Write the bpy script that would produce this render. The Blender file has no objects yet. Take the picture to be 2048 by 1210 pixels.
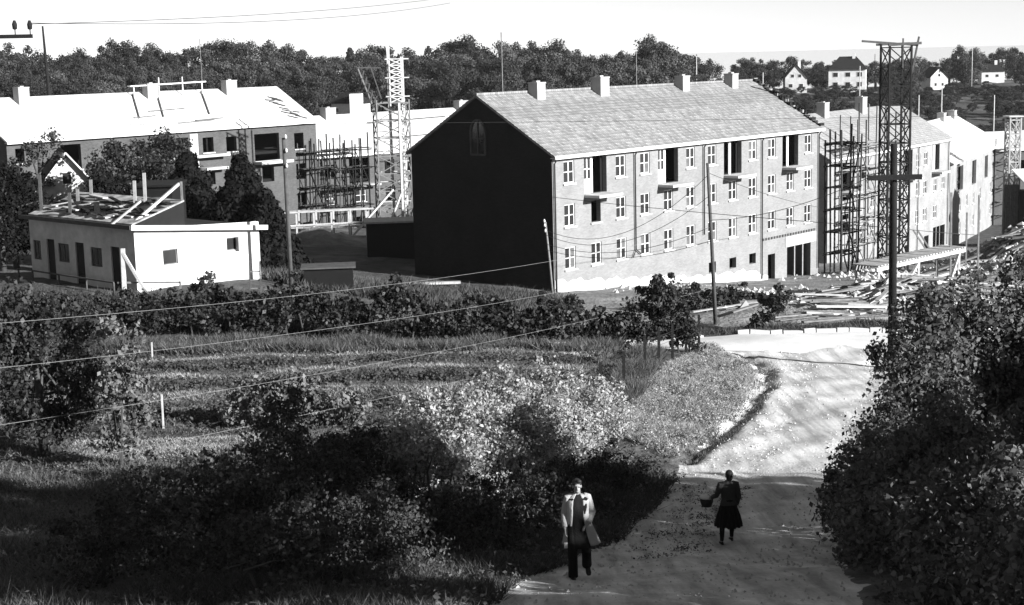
import bpy, math, random
import numpy as np
from mathutils import Vector, Matrix
random.seed(7); RNG = np.random.default_rng(11)
sc = bpy.context.scene
col = sc.collection
R = math.radians

# ------------------------------------------------------------------ camera
F, PITCH, ROLL, ZC = 3042.0, 0.1607, 0.024, 20.0
cp_, sp_, cr_, sr_ = math.cos(PITCH), math.sin(PITCH), math.cos(ROLL), math.sin(ROLL)
cam = bpy.data.objects.new('camera', bpy.data.cameras.new('camera'))
right0, up0, fwd0 = Vector((1, 0, 0)), Vector((0, sp_, cp_)), Vector((0, cp_, -sp_))
cr = right0 * cr_ - up0 * sr_
cu = right0 * sr_ + up0 * cr_
M = Matrix.Identity(4)
for i in range(3):
    M[i][0], M[i][1], M[i][2] = cr[i], cu[i], -fwd0[i]
M[2][3] = ZC
cam.matrix_world = M
cam.data.sensor_width = 36.0
cam.data.lens = F / 2048 * 36
cam.data.clip_start = 0.3
cam.data.clip_end = 60000
col.objects.link(cam); sc.camera = cam

# ------------------------------------------------------------------ light
SUN_EL, SUN_AZ = R(20), R(-33)          # azimuth from +X towards +Y
sdir = Vector((math.cos(SUN_EL) * math.cos(SUN_AZ), math.cos(SUN_EL) * math.sin(SUN_AZ), math.sin(SUN_EL)))
w = bpy.data.worlds.new('World'); sc.world = w; w.use_nodes = True
nt = w.node_tree; nt.nodes.clear()
sky = nt.nodes.new('ShaderNodeTexSky'); sky.sky_type = 'NISHITA'; sky.sun_disc = False
sky.sun_elevation = SUN_EL; sky.sun_rotation = R(90) - SUN_AZ
sky.air_density = 1.0; sky.dust_density = 0.0; sky.ozone_density = 1.0; sky.altitude = 2500
bw = nt.nodes.new('ShaderNodeRGBToBW')
bg = nt.nodes.new('ShaderNodeBackground'); bg.inputs['Strength'].default_value = 0.05
wo = nt.nodes.new('ShaderNodeOutputWorld')
nt.links.new(sky.outputs[0], bw.inputs[0]); nt.links.new(bw.outputs[0], bg.inputs['Color']); nt.links.new(bg.outputs[0], wo.inputs[0])
sl = bpy.data.lights.new('sun', 'SUN'); sl.energy = 5.0; sl.angle = R(0.5); sl.color = (1, 1, 1)
sun = bpy.data.objects.new('sun', sl); sun.rotation_euler = sdir.to_track_quat('Z', 'Y').to_euler(); sun.location = (40, 0, 60)
col.objects.link(sun)
vs = sc.view_settings
sc.display_settings.display_device = 'sRGB'
vs.view_transform = 'Standard'; vs.look = 'None'; vs.gamma = 1.0; vs.use_curve_mapping = False
vs.exposure = 1.45
sc.cycles.max_bounces = 5; sc.cycles.diffuse_bounces = 3; sc.cycles.glossy_bounces = 2
sc.cycles.transmission_bounces = 3; sc.cycles.transparent_max_bounces = 4

# ------------------------------------------------------------------ pixel helpers (2048 x 1210 photograph)
def ray(px, py):
    a, b = px - 1024, py - 605
    u, v = a * cr_ - b * sr_, a * sr_ + b * cr_
    return np.array([u / F, cp_ - sp_ * v / F, -sp_ - cp_ * v / F])
def atY(px, py, Y):
    r = ray(px, py) * 1.0; r = r * (Y / r[1]); return Vector((r[0], r[1], r[2] + ZC))

# ------------------------------------------------------------------ terrain
CP = [(2.6,25,-8.9),(4.3,30,-10.1),(5.5,35,-10.85),(7,40,-11.35),(9.5,50,-12.1),(11.5,60,-12.75),(13,67,-13.0),
 (1.5,18,-7.2),(1,10,-5.4),(0,0,-3.2),(0,-30,-2),(60,-30,-1),(-60,-30,-3),(25,67,-13),(42,67,-12.8),(0,68,-13.1),
 (11,28,-9.0),(14,40,-10.6),(17,52,-11.7),(24,28,-8.0),(24,45,-10.8),(13,20,-7.0),
 (-3,38,-10.7),(-6,32,-10.0),(-9,27,-9.2),(-12,38,-10.6),(-20,45,-11.1),(-8,50,-11.3),(-1,48,-11.3),(3.2,52,-11.5),(-20,60,-11.3),
 (-5,60,-11.4),(5,60,-11.9),(-30,70,-10.9),(-18,72,-10.8),(-12,77,-11.1),(-26,78,-10.8),(-8,20,-7.6),(-20,20,-8.0),
 (-15,90,-12.9),(0,85,-14),(2.75,97,-15.1),(11.3,107.1,-16.3),(18.3,115.4,-17.5),(24.5,122.8,-18.2),(25,100,-16.0),(18,85,-14.7),
 (35,90,-15.2),(45,78,-13.6),(-43,130,-15),(-30,147,-15.4),(-40,110,-13.5),(-20,160,-17.3),(-15,168,-18.6),(0,185,-19.8),(-10,140,-17),(-5,120,-15.8),
 (32,147,-20.6),(49,172,-22.8),(53,180,-23.6),(66,205,-24.2),(62,150,-19.8),(52,112,-16.6),
 (0,240,-20),(-60,220,-17),(80,240,-23),(-80,300,-13),(0,320,-14),(95,300,-18.5),(-100,380,-9),(0,400,-10.5),(60,400,-12.6),
 (94,430,-12.2),(135,480,-13.6),(151,480,-11.2),(200,480,-12),(0,470,-11),(-150,470,-9),(80,480,-12.6),(210,300,-18),(-150,300,-11),
 (-120,200,-13),(-100,100,-11),(-60,60,-10),(120,100,-14),(150,200,-20),(60,50,-11),(60,15,-5),(-60,10,-6),(-40,30,-9),
 (-27,330,-12.2),(-250,400,-9),(260,420,-12),(-300,200,-10),(300,200,-16),(250,50,-9),(-250,50,-8)]
CP = np.array(CP, float); _c = 5.0
def _ker(a, b): return np.sqrt(((a[:, None, :] - b[None, :, :]) ** 2).sum(-1) + _c * _c)
_n = len(CP); _A = np.zeros((_n + 3, _n + 3)); _A[:_n, :_n] = _ker(CP[:, :2], CP[:, :2])
_A[:_n, _n] = 1; _A[:_n, _n + 1:] = CP[:, :2]; _A[_n:, :_n] = _A[:_n, _n:].T
_W = np.linalg.solve(_A, np.concatenate([CP[:, 2], [0, 0, 0]]))
def sstep(a, b, x): t = np.clip((x - a) / (b - a), 0, 1); return t * t * (3 - 2 * t)
def seg_dist(x, y, poly):
    d = np.full(np.shape(x), 1e9)
    for (ax, ay), (bx, by) in zip(poly[:-1], poly[1:]):
        vx, vy = bx - ax, by - ay
        t = np.clip(((x - ax) * vx + (y - ay) * vy) / (vx * vx + vy * vy), 0, 1)
        d = np.minimum(d, np.hypot(x - ax - t * vx, y - ay - t * vy))
    return d
DITCH = [(9.9, 63.5), (10.2, 60), (9.3, 55), (7.6, 49.5), (6.0, 45), (4.9, 42)]
def lump(x, y, s, seed):
    return (np.sin(x * s + seed) * np.sin(y * s * 1.13 + seed * 2.1) + .6 * np.sin(x * s * 2.3 + y * s * 1.7 + seed * 3) + .4 * np.sin(x * s * 4.1 - y * s * 3.7 + seed)) / 2
HEAPS = [(15, 80, 5, 3.2, .9), (22, 85, 5, 3.0, 1.5), (29, 90, 6, 3.4, 1.5), (35, 104, 5, 4, 1.6), (41, 119, 4.5, 4.5, 2.6), (47, 134, 5, 5, 3.4), (56, 128, 7, 7, 3.0), (12, 98, 3, 2.4, .5),
         (-17, 136, 3.2, 2.4, 1.3), (-9, 138, 4, 3, .9), (50, 92, 8, 5, 1.0)]
def Hrel(x, y):
    x = np.asarray(x, float); y = np.asarray(y, float); sh = x.shape
    P = np.stack([x.ravel(), y.ravel()], -1); out = np.empty(len(P))
    for i in range(0, len(P), 20000):
        q = P[i:i + 20000]; out[i:i + 20000] = _ker(q, CP[:, :2]) @ _W[:_n] + _W[_n] + q @ _W[_n + 1:]
    z = out.reshape(sh)
    z = z + .10 * lump(x, y, .55, 1.3) * sstep(300, 100, y)
    far = np.clip(y - 505, 0, None); z = z - (far / 22) ** 2
    d = seg_dist(x, y, DITCH); z = z - .22 * np.exp(-(d / .28) ** 2) * (1 + .6 * lump(x, y, 2.3, 5.0))
    # field ridges
    fm = sstep(40, 43, y) * sstep(60, 57, y) * sstep(3, 0, x) * sstep(-28, -24, x)
    z = z + fm * .07 * np.sin(y * 4.2)
    for hx, hy, a, b, h in HEAPS:
        e = np.exp(-((x - hx) / a) ** 2 - ((y - hy) / b) ** 2); z = z + h * e * (1 + .35 * lump(x, y, 1.6, hx))
    return z
def G(x, y): return float(Hrel(np.array([x]), np.array([y]))[0]) + ZC
def Gv(x, y): return Hrel(x, y) + ZC
def onG(px, py, lo=12, hi=500):
    """the point where the sight line through a pixel meets the ground"""
    r = ray(px, py); Y = np.linspace(lo, hi, 1500)
    X = r[0] / r[1] * Y; Zr = r[2] / r[1] * Y
    d = Zr - Hrel(X, Y); k = np.argmax(d < 0)
    if k == 0: k = 1
    t = d[k - 1] / (d[k - 1] - d[k] + 1e-9); y = Y[k - 1] + t * (Y[k] - Y[k - 1])
    return Vector((r[0] / r[1] * y, y, G(r[0] / r[1] * y, y)))

# ------------------------------------------------------------------ materials
def gray(name, v, var=.2, scale=3.0, rough=.9, bump=0.0, bscale=30.0, spec=.2, stain=0.0, stscale=.35, coord='Object'):
    m = bpy.data.materials.new(name); m.use_nodes = True; t = m.node_tree; N = t.nodes; Lk = t.links
    b = N['Principled BSDF']; b.inputs['Roughness'].default_value = rough; b.inputs['Specular IOR Level'].default_value = spec
    tc = N.new('ShaderNodeTexCoord'); no = N.new('ShaderNodeTexNoise'); no.inputs['Scale'].default_value = scale; no.inputs['Detail'].default_value = 6
    no.inputs['Roughness'].default_value = .65
    Lk.new(tc.outputs[coord], no.inputs['Vector'])
    mr = N.new('ShaderNodeMapRange'); mr.inputs['From Min'].default_value = .28; mr.inputs['From Max'].default_value = .72
    mr.inputs['To Min'].default_value = v * (1 - var); mr.inputs['To Max'].default_value = v * (1 + var)
    Lk.new(no.outputs['Fac'], mr.inputs['Value']); out = mr.outputs[0]
    if stain:
        n2 = N.new('ShaderNodeTexNoise'); n2.inputs['Scale'].default_value = stscale; n2.inputs['Detail'].default_value = 5
        Lk.new(tc.outputs[coord], n2.inputs['Vector'])
        m2 = N.new('ShaderNodeMapRange'); m2.inputs['From Min'].default_value = .35; m2.inputs['From Max'].default_value = .65
        m2.inputs['To Min'].default_value = 1 - stain; m2.inputs['To Max'].default_value = 1
        Lk.new(n2.outputs['Fac'], m2.inputs['Value'])
        mu = N.new('ShaderNodeMath'); mu.operation = 'MULTIPLY'; Lk.new(out, mu.inputs[0]); Lk.new(m2.outputs[0], mu.inputs[1]); out = mu.outputs[0]
    Lk.new(out, b.inputs['Base Color'])
    if bump:
        nb = N.new('ShaderNodeTexNoise'); nb.inputs['Scale'].default_value = bscale; nb.inputs['Detail'].default_value = 4
        Lk.new(tc.outputs[coord], nb.inputs['Vector'])
        bu = N.new('ShaderNodeBump'); bu.inputs['Strength'].default_value = bump; bu.inputs['Distance'].default_value = .05
        Lk.new(nb.outputs['Fac'], bu.inputs['Height']); Lk.new(bu.outputs[0], b.inputs['Normal'])
    return m

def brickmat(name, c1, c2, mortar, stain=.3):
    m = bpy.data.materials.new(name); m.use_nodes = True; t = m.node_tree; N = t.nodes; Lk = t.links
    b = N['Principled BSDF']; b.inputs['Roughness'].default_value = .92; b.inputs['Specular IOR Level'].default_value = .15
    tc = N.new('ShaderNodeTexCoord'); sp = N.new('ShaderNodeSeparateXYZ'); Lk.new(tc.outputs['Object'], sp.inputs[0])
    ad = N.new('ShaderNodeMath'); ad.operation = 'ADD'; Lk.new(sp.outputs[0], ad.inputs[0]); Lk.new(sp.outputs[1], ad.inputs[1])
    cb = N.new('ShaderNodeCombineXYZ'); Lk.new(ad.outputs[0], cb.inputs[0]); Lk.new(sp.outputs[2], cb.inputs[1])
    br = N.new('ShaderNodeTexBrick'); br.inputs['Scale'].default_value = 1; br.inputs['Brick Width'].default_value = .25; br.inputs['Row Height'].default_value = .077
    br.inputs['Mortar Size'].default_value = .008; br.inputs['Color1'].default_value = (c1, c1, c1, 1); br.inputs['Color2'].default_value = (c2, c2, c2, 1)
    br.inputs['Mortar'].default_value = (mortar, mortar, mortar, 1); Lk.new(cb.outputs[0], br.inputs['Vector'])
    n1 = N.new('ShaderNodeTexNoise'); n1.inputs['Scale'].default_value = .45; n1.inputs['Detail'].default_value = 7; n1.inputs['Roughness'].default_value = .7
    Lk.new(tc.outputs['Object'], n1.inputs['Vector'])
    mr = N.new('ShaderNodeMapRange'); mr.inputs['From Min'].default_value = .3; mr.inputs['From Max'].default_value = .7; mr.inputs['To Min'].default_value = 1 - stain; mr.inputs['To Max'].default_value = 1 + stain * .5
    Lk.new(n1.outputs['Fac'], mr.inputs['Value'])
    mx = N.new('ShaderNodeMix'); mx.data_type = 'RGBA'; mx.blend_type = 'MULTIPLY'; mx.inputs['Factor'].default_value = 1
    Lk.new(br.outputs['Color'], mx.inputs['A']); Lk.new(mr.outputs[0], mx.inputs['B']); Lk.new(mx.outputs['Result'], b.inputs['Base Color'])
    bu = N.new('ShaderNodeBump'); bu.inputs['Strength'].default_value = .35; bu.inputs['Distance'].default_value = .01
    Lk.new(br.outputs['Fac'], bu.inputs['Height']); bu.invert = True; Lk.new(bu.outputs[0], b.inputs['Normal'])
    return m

def tilemat(name, v, var=.3, tile=.24, course=.34):
    """clay tiles seen along the slope: object x = along the ridge"""
    m = bpy.data.materials.new(name); m.use_nodes = True; t = m.node_tree; N = t.nodes; Lk = t.links
    b = N['Principled BSDF']; b.inputs['Roughness'].default_value = .8; b.inputs['Specular IOR Level'].default_value = .25
    tc = N.new('ShaderNodeTexCoord'); sp = N.new('ShaderNodeSeparateXYZ'); Lk.new(tc.outputs['Object'], sp.inputs[0])
    ys = N.new('ShaderNodeMath'); ys.operation = 'MULTIPLY'; ys.inputs[1].default_value = 1.16; Lk.new(sp.outputs[1], ys.inputs[0])
    cb = N.new('ShaderNodeCombineXYZ'); Lk.new(sp.outputs[0], cb.inputs[0]); Lk.new(ys.outputs[0], cb.inputs[1])
    br = N.new('ShaderNodeTexBrick'); br.offset = 0; br.inputs['Scale'].default_value = 1; br.inputs['Brick Width'].default_value = tile; br.inputs['Row Height'].default_value = course
    br.inputs['Mortar Size'].default_value = .012; br.inputs['Color1'].default_value = (v * (1 - var),) * 3 + (1,); br.inputs['Color2'].default_value = (v * (1 + var),) * 3 + (1,)
    br.inputs['Mortar'].default_value = (v * .45,) * 3 + (1,); Lk.new(cb.outputs[0], br.inputs['Vector'])
    mp = N.new('ShaderNodeMapping'); mp.inputs['Rotation'].default_value = (0, 0, .6); mp.inputs['Scale'].default_value = (2.2, .8, 1); Lk.new(tc.outputs['Object'], mp.inputs['Vector'])
    n1 = N.new('ShaderNodeTexNoise'); n1.inputs['Scale'].default_value = .9; n1.inputs['Detail'].default_value = 8; n1.inputs['Roughness'].default_value = .75; Lk.new(mp.outputs[0], n1.inputs['Vector'])
    mr = N.new('ShaderNodeMapRange'); mr.inputs['From Min'].default_value = .32; mr.inputs['From Max'].default_value = .68; mr.inputs['To Min'].default_value = .72; mr.inputs['To Max'].default_value = 1.18
    Lk.new(n1.outputs['Fac'], mr.inputs['Value'])
    mx = N.new('ShaderNodeMix'); mx.data_type = 'RGBA'; mx.blend_type = 'MULTIPLY'; mx.inputs['Factor'].default_value = 1
    Lk.new(br.outputs['Color'], mx.inputs['A']); Lk.new(mr.outputs[0], mx.inputs['B']); Lk.new(mx.outputs['Result'], b.inputs['Base Color'])
    wv = N.new('ShaderNodeMath'); wv.operation = 'SINE'; ml = N.new('ShaderNodeMath'); ml.operation = 'MULTIPLY'; ml.inputs[1].default_value = 2 * math.pi / tile
    Lk.new(sp.outputs[0], ml.inputs[0]); Lk.new(ml.outputs[0], wv.inputs[0])
    bu = N.new('ShaderNodeBump'); bu.inputs['Strength'].default_value = .5; bu.inputs['Distance'].default_value = .03; Lk.new(wv.outputs[0], bu.inputs['Height']); Lk.new(bu.outputs[0], b.inputs['Normal'])
    return m

def leafmat(name, lo, hi, trans=.3, rough=.55, spec=.3):
    m = bpy.data.materials.new(name); m.use_nodes = True; t = m.node_tree; N = t.nodes; Lk = t.links
    b = N['Principled BSDF']; b.inputs['Roughness'].default_value = rough; b.inputs['Specular IOR Level'].default_value = spec
    ge = N.new('ShaderNodeNewGeometry'); mr = N.new('ShaderNodeMapRange'); mr.inputs['To Min'].default_value = lo; mr.inputs['To Max'].default_value = hi
    Lk.new(ge.outputs['Random Per Island'], mr.inputs['Value']); Lk.new(mr.outputs[0], b.inputs['Base Color'])
    tr = N.new('ShaderNodeBsdfTranslucent'); Lk.new(mr.outputs[0], tr.inputs['Color'])
    mx = N.new('ShaderNodeMixShader'); mx.inputs[0].default_value = trans
    Lk.new(b.outputs[0], mx.inputs[1]); Lk.new(tr.outputs[0], mx.inputs[2]); Lk.new(mx.outputs[0], N['Material Output'].inputs['Surface'])
    return m

def groundmat():
    m = bpy.data.materials.new('ground_soil'); m.use_nodes = True; t = m.node_tree; N = t.nodes; Lk = t.links
    b = N['Principled BSDF']; b.inputs['Roughness'].default_value = .95; b.inputs['Specular IOR Level'].default_value = .1
    at = N.new('ShaderNodeAttribute'); at.attribute_name = 'soil'
    tc = N.new('ShaderNodeTexCoord'); n1 = N.new('ShaderNodeTexNoise'); n1.inputs['Scale'].default_value = 1.1; n1.inputs['Detail'].default_value = 10; n1.inputs['Roughness'].default_value = .7
    Lk.new(tc.outputs['Object'], n1.inputs['Vector'])
    n2 = N.new('ShaderNodeTexNoise'); n2.inputs['Scale'].default_value = .16; n2.inputs['Detail'].default_value = 6; Lk.new(tc.outputs['Object'], n2.inputs['Vector'])
    g = N.new('ShaderNodeMapRange'); g.inputs['From Min'].default_value = .3; g.inputs['From Max'].default_value = .7; g.inputs['To Min'].default_value = .03; g.inputs['To Max'].default_value = .1
    Lk.new(n1.outputs['Fac'], g.inputs['Value'])
    s = N.new('ShaderNodeMapRange'); s.inputs['From Min'].default_value = .3; s.inputs['From Max'].default_value = .7; s.inputs['To Min'].default_value = .12; s.inputs['To Max'].default_value = .42
    Lk.new(n1.outputs['Fac'], s.inputs['Value'])
    a2 = N.new('ShaderNodeMath'); a2.operation = 'ADD'; a2.inputs[1].default_value = -.5; Lk.new(n2.outputs['Fac'], a2.inputs[0])
    a3 = N.new('ShaderNodeMath'); a3.operation = 'MULTIPLY_ADD'; a3.inputs[1].default_value = 1.6; Lk.new(a2.outputs[0], a3.inputs[0]); Lk.new(at.outputs['Fac'], a3.inputs[2]); a3.use_clamp = True
    mx = N.new('ShaderNodeMix'); Lk.new(a3.outputs[0], mx.inputs['Factor']); Lk.new(g.outputs[0], mx.inputs['A']); Lk.new(s.outputs[0], mx.inputs['B'])
    Lk.new(mx.outputs['Result'], b.inputs['Base Color'])
    n3 = N.new('ShaderNodeTexNoise'); n3.inputs['Scale'].default_value = 5; n3.inputs['Detail'].default_value = 8; Lk.new(tc.outputs['Object'], n3.inputs['Vector'])
    bu = N.new('ShaderNodeBump'); bu.inputs['Strength'].default_value = .9; bu.inputs['Distance'].default_value = .12; Lk.new(n3.outputs['Fac'], bu.inputs['Height']); Lk.new(bu.outputs[0], b.inputs['Normal'])
    return m
def roadmat():
    """pale gravel: fine grain, long worn streaks in the driving direction, a few damp patches"""
    m = gray('gravel_road', .66, .12, 9, .95, .35, 16, .1, .3, .8); t = m.node_tree; N = t.nodes; Lk = t.links; b = N['Principled BSDF']
    src = b.inputs['Base Color'].links[0].from_socket; tc = [n for n in N if n.type == 'TEX_COORD'][0]
    mp = N.new('ShaderNodeMapping'); mp.inputs['Rotation'].default_value = (0, 0, -.27); mp.inputs['Scale'].default_value = (2.4, .16, 1); Lk.new(tc.outputs['Object'], mp.inputs['Vector'])
    n1 = N.new('ShaderNodeTexNoise'); n1.inputs['Scale'].default_value = 1; n1.inputs['Detail'].default_value = 7; n1.inputs['Roughness'].default_value = .65; Lk.new(mp.outputs[0], n1.inputs['Vector'])
    mr = N.new('ShaderNodeMapRange'); mr.inputs['From Min'].default_value = .35; mr.inputs['From Max'].default_value = .62; mr.inputs['To Min'].default_value = .55; mr.inputs['To Max'].default_value = 1.1
    Lk.new(n1.outputs['Fac'], mr.inputs['Value'])
    mu = N.new('ShaderNodeMath'); mu.operation = 'MULTIPLY'; Lk.new(src, mu.inputs[0]); Lk.new(mr.outputs[0], mu.inputs[1]); Lk.new(mu.outputs[0], b.inputs['Base Color'])
    return m
def watermat():
    m = bpy.data.materials.new('sea_water'); m.use_nodes = True; b = m.node_tree.nodes['Principled BSDF']
    b.inputs['Base Color'].default_value = (.6, .6, .6, 1); b.inputs['Roughness'].default_value = .12; return m

MT = dict(
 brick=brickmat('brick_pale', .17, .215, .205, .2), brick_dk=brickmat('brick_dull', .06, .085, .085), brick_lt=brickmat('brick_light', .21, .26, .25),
 brick_black=brickmat('brick_near_black', .012, .018, .02), plinth=gray('plinth_render', .52, .12, 1.2, stain=.25), white=gray('white_paint', .62, .06, 4), trim=gray('window_trim', .5, .06, 4),
 tile=tilemat('roof_tiles', .205, .25), tile2=tilemat('roof_tiles_new', .26, .12), boards=tilemat('roof_boards', .5, .06, 2.6, .22),
 gutter=gray('gutter_white', .55, .08, 3), pipe=gray('pipe_dark', .03, .2, 5, .6), concrete=gray('concrete', .42, .12, 2, stain=.2),
 chim=gray('chimney_render', .3, .1, 3, stain=.2), glass=gray('window_glass', .02, .1, 1, .12, spec=.6), glass2=gray('window_glass_reflecting', .09, .3, 2, .4, spec=.5), dark=gray('dark_board_room_shade', .006, .3, 3),  # glass2: paler base colour stands in for panes that reflect
 wood=gray('raw_timber', .26, .3, 2.5, .85, .3, 20), wood_lt=gray('pale_timber', .4, .25, 2.5, .85, .3, 20), wood_dk=gray('weathered_timber', .06, .35, 3, .9, .3, 20), wood_md=gray('grey_timber', .15, .35, 3, .9, .3, 20),
 pole=gray('tarred_pole', .01, .3, 2, .9), porc=gray('porcelain', .6, .05, 3, .3, spec=.5), wire=gray('wire_dark', .04, .1, 1, .5), wire_lt=gray('wire_bright', .22, .1, 1, .35),
 limewash=gray('limewash', .6, .1, 1.5, stain=.2, stscale=.7), shedside=gray('shed_boards', .48, .2, 2.2, stain=.3), oldboards=gray('old_boards', .4, .3, 2.0, stain=.6, stscale=1.6), tar=gray('tar_paper', .012, .3, 2),
 bark=gray('bark', .05, .4, 6), leaf_far=leafmat('leaf_far', .02, .045, .2, .8, .1), leaf_far2=leafmat('leaf_far_grey', .03, .075, .2, .8, .1), leaf_far3=leafmat('leaf_far_pale', .05, .11, .2, .8, .1), leaf_near=leafmat('leaf_near', .045, .15, .3, .75, .12), leaf_hedge=leafmat('leaf_hedge', .06, .2, .25, .75, .1), leaf_shade=leafmat('leaf_hedge_shaded', .025, .085, .25, .75, .1), leaf_ivy_lit=leafmat('leaf_ivy_lit', .1, .42, .25, .7, .12), leaf_dk=leafmat('leaf_dark', .004, .011, .1, .8, .1), leaf_mid=leafmat('leaf_mid', .015, .05, .3),  # dark-hedge and ivy leaves: one hedge's shade and sunlight put into leaf colour
 grass=leafmat('grass_field', .05, .16, .35, .7), grass_lt=leafmat('grass_verge', .14, .5, .35, .7), grass_dk=leafmat('grass_dark', .03, .1, .3, .7),
 ground=groundmat(), road=roadmat(), street=gray('street_surface', .68, .1, 1.0, .9, .3, 20, .2, .15), kerb=gray('kerb_stone', .45, .25, 3), water=watermat(),
 skin=gray('skin', .24, .05, 5, .6), hair=gray('hair', .02, .2, 20, .6), coat=gray('pale_coat', .32, .1, 6, .9, .3, 25), cloth_dk=gray('dark_cloth', .009, .2, 8, .95, .3, 40), cloth_md=gray('grey_cloth', .04, .2, 8, .95), shoe=gray('shoe_leather', .012, .2, 8, .5), basket=gray('basket', .03, .3, 30), paper=gray('white_bundle', .6, .05, 8), stone=gray('stone', .42, .2, 4),
)

# ------------------------------------------------------------------ mesh helpers
def tag(o, label=None, cat=None, group=None, kind=None):
    if label: o['label'] = label
    if cat: o['category'] = cat
    if group: o['group'] = group
    if kind: o['kind'] = kind
    return o
def empty(name, loc, rz=0):
    o = bpy.data.objects.new(name, None); o.location = loc; o.rotation_euler = (0, 0, rz); o.empty_display_size = .3; col.objects.link(o); return o
def link(name, me, parent=None):
    o = bpy.data.objects.new(name, me); col.objects.link(o)
    if parent is not None: o.parent = parent
    return o
BOXF = [(0, 3, 2, 1), (4, 5, 6, 7), (0, 1, 5, 4), (1, 2, 6, 5), (2, 3, 7, 6), (3, 0, 4, 7)]
class MB:
    def __init__(s): s.v = []; s.f = []
    def add(s, vs, fs):
        n = len(s.v); s.v += [tuple(p) for p in vs]; s.f += [tuple(i + n for i in f) for f in fs]; return s
    def box(s, x0, x1, y0, y1, z0, z1):
        return s.add([(x0, y0, z0), (x1, y0, z0), (x1, y1, z0), (x0, y1, z0), (x0, y0, z1), (x1, y0, z1), (x1, y1, z1), (x0, y1, z1)], BOXF)
    def quad(s, a, b, c, d): return s.add([a, b, c, d], [(0, 1, 2, 3)])
    def beam(s, p, q, wd, h=None, upv=(0, 0, 1)):
        p, q = Vector(p), Vector(q); h = h or wd; d = (q - p).normalized(); u = Vector(upv)
        if abs(d.dot(u)) > .97: u = Vector((1, 0, 0))
        a = d.cross(u).normalized() * wd / 2; b = a.cross(d).normalized() * h / 2
        return s.add([p - a - b, p + a - b, p + a + b, p - a + b, q - a - b, q + a - b, q + a + b, q - a + b], BOXF)
    def tube(s, pts, rad, n=6, cap=True):
        pts = [Vector(p) for p in pts]; rad = rad if hasattr(rad, '__len__') else [rad] * len(pts); base = len(s.v); k = len(pts)
        for i, p in enumerate(pts):
            d = (pts[min(i + 1, k - 1)] - pts[max(i - 1, 0)]).normalized(); u = Vector((0, 0, 1)) if abs(d.z) < .9 else Vector((1, 0, 0))
            a = d.cross(u).normalized(); b = a.cross(d)
            for j in range(n):
                t = 2 * math.pi * j / n; s.v.append(tuple(p + (a * math.cos(t) + b * math.sin(t)) * rad[i]))
        for i in range(k - 1):
            for j in range(n):
                j2 = (j + 1) % n; s.f.append((base + i * n + j, base + i * n + j2, base + (i + 1) * n + j2, base + (i + 1) * n + j))
        if cap: s.f.append(tuple(base + j for j in range(n))[::-1]); s.f.append(tuple(base + (k - 1) * n + j for j in range(n)))
        return s
    def mesh(s, name, mat, smooth=False):
        me = bpy.data.meshes.new(name); me.from_pydata(s.v, [], s.f); me.materials.append(mat); me.update()
        if smooth: me.polygons.foreach_set('use_smooth', [True] * len(me.polygons))
        return me
    def build(s, name, mat, parent=None, smooth=False): return link(name, s.mesh(name, mat, smooth), parent)
def npmesh(name, V, Fc, mat, k=4, smooth=False):
    me = bpy.data.meshes.new(name); V = np.asarray(V, np.float32); Fc = np.asarray(Fc, np.int32)
    me.vertices.add(len(V)); me.vertices.foreach_set('co', V.ravel())
    me.loops.add(Fc.size); me.loops.foreach_set('vertex_index', Fc.ravel())
    me.polygons.add(len(Fc)); me.polygons.foreach_set('loop_start', np.arange(0, Fc.size, k, dtype=np.int32))
    try: me.polygons.foreach_set('loop_total', np.full(len(Fc), k, np.int32))
    except Exception: pass
    me.materials.append(mat); me.update(calc_edges=True)
    if smooth: me.polygons.foreach_set('use_smooth', np.ones(len(Fc), bool))
    return me
# ================================================================== SETTING
def ground_sheet():
    ys = np.concatenate([np.arange(-30, 14, 3.0), np.arange(14, 76, .36), np.arange(76, 132, .9), np.arange(132, 270, 2.5), np.arange(270, 640, 6)])
    t = np.linspace(-1, 1, 300); t = np.sign(t) * np.abs(t) ** 1.35
    hw = 50 + .55 * np.clip(ys, 0, None)
    X = t[None, :] * hw[:, None] + 2; Y = np.repeat(ys[:, None], len(t), 1)
    Z = Gv(X, Y)
    # the ground sinks under the roads so that their own sheets lie on top
    rd = seg_dist(X, Y, ROADC); Z = Z - .16 * sstep(ROADHW + .1, ROADHW - .5, rd)
    st = (np.abs(Y - STREETY(X)) < STREETHW - .2) & (X > -4) & (X < 60); Z = Z - .18 * st
    ny, nx = X.shape; V = np.stack([X, Y, Z], -1).reshape(-1, 3)
    i = np.arange(ny - 1)[:, None] * nx + np.arange(nx - 1)[None, :]
    Fc = np.stack([i, i + 1, i + nx + 1, i + nx], -1).reshape(-1, 4)
    me = npmesh('ground', V, Fc, MT['ground'], 4, True)
    soil = np.zeros(len(V)); x, y = V[:, 0], V[:, 1]
    soil = sstep(72, 78, y) * sstep(135, 110, y) * sstep(-2, 6, x + (y - 72) * .05) * .62
    soil = np.maximum(soil, .7 * np.exp(-((x + 14) / 7) ** 2 - ((y - 137) / 5) ** 2))
    soil = np.maximum(soil, .55 * sstep(110, 125, y) * sstep(185, 160, y) * sstep(20, 32, x))
    soil = np.maximum(soil, .35 * np.exp(-(seg_dist(x, y, ROADC) / 4.2) ** 4))
    a = me.attributes.new('soil', 'FLOAT', 'POINT'); a.data.foreach_set('value', soil.astype(np.float32))
    tag(link('ground', me), kind='structure', label='sloping ground of grass, soil and building site dirt')
ROADC = [(0, -12), (1.0, 10), (1.3, 18), (2.4, 25), (4.3, 30), (6.0, 35), (7.4, 40), (9.6, 47), (11.4, 53), (13.2, 60), (14.0, 66)]
ROADHW = 3.0
def STREETY(x): return 67.6 - .02 * (x - 12) + 0 * x
STREETHW = 3.1
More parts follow.
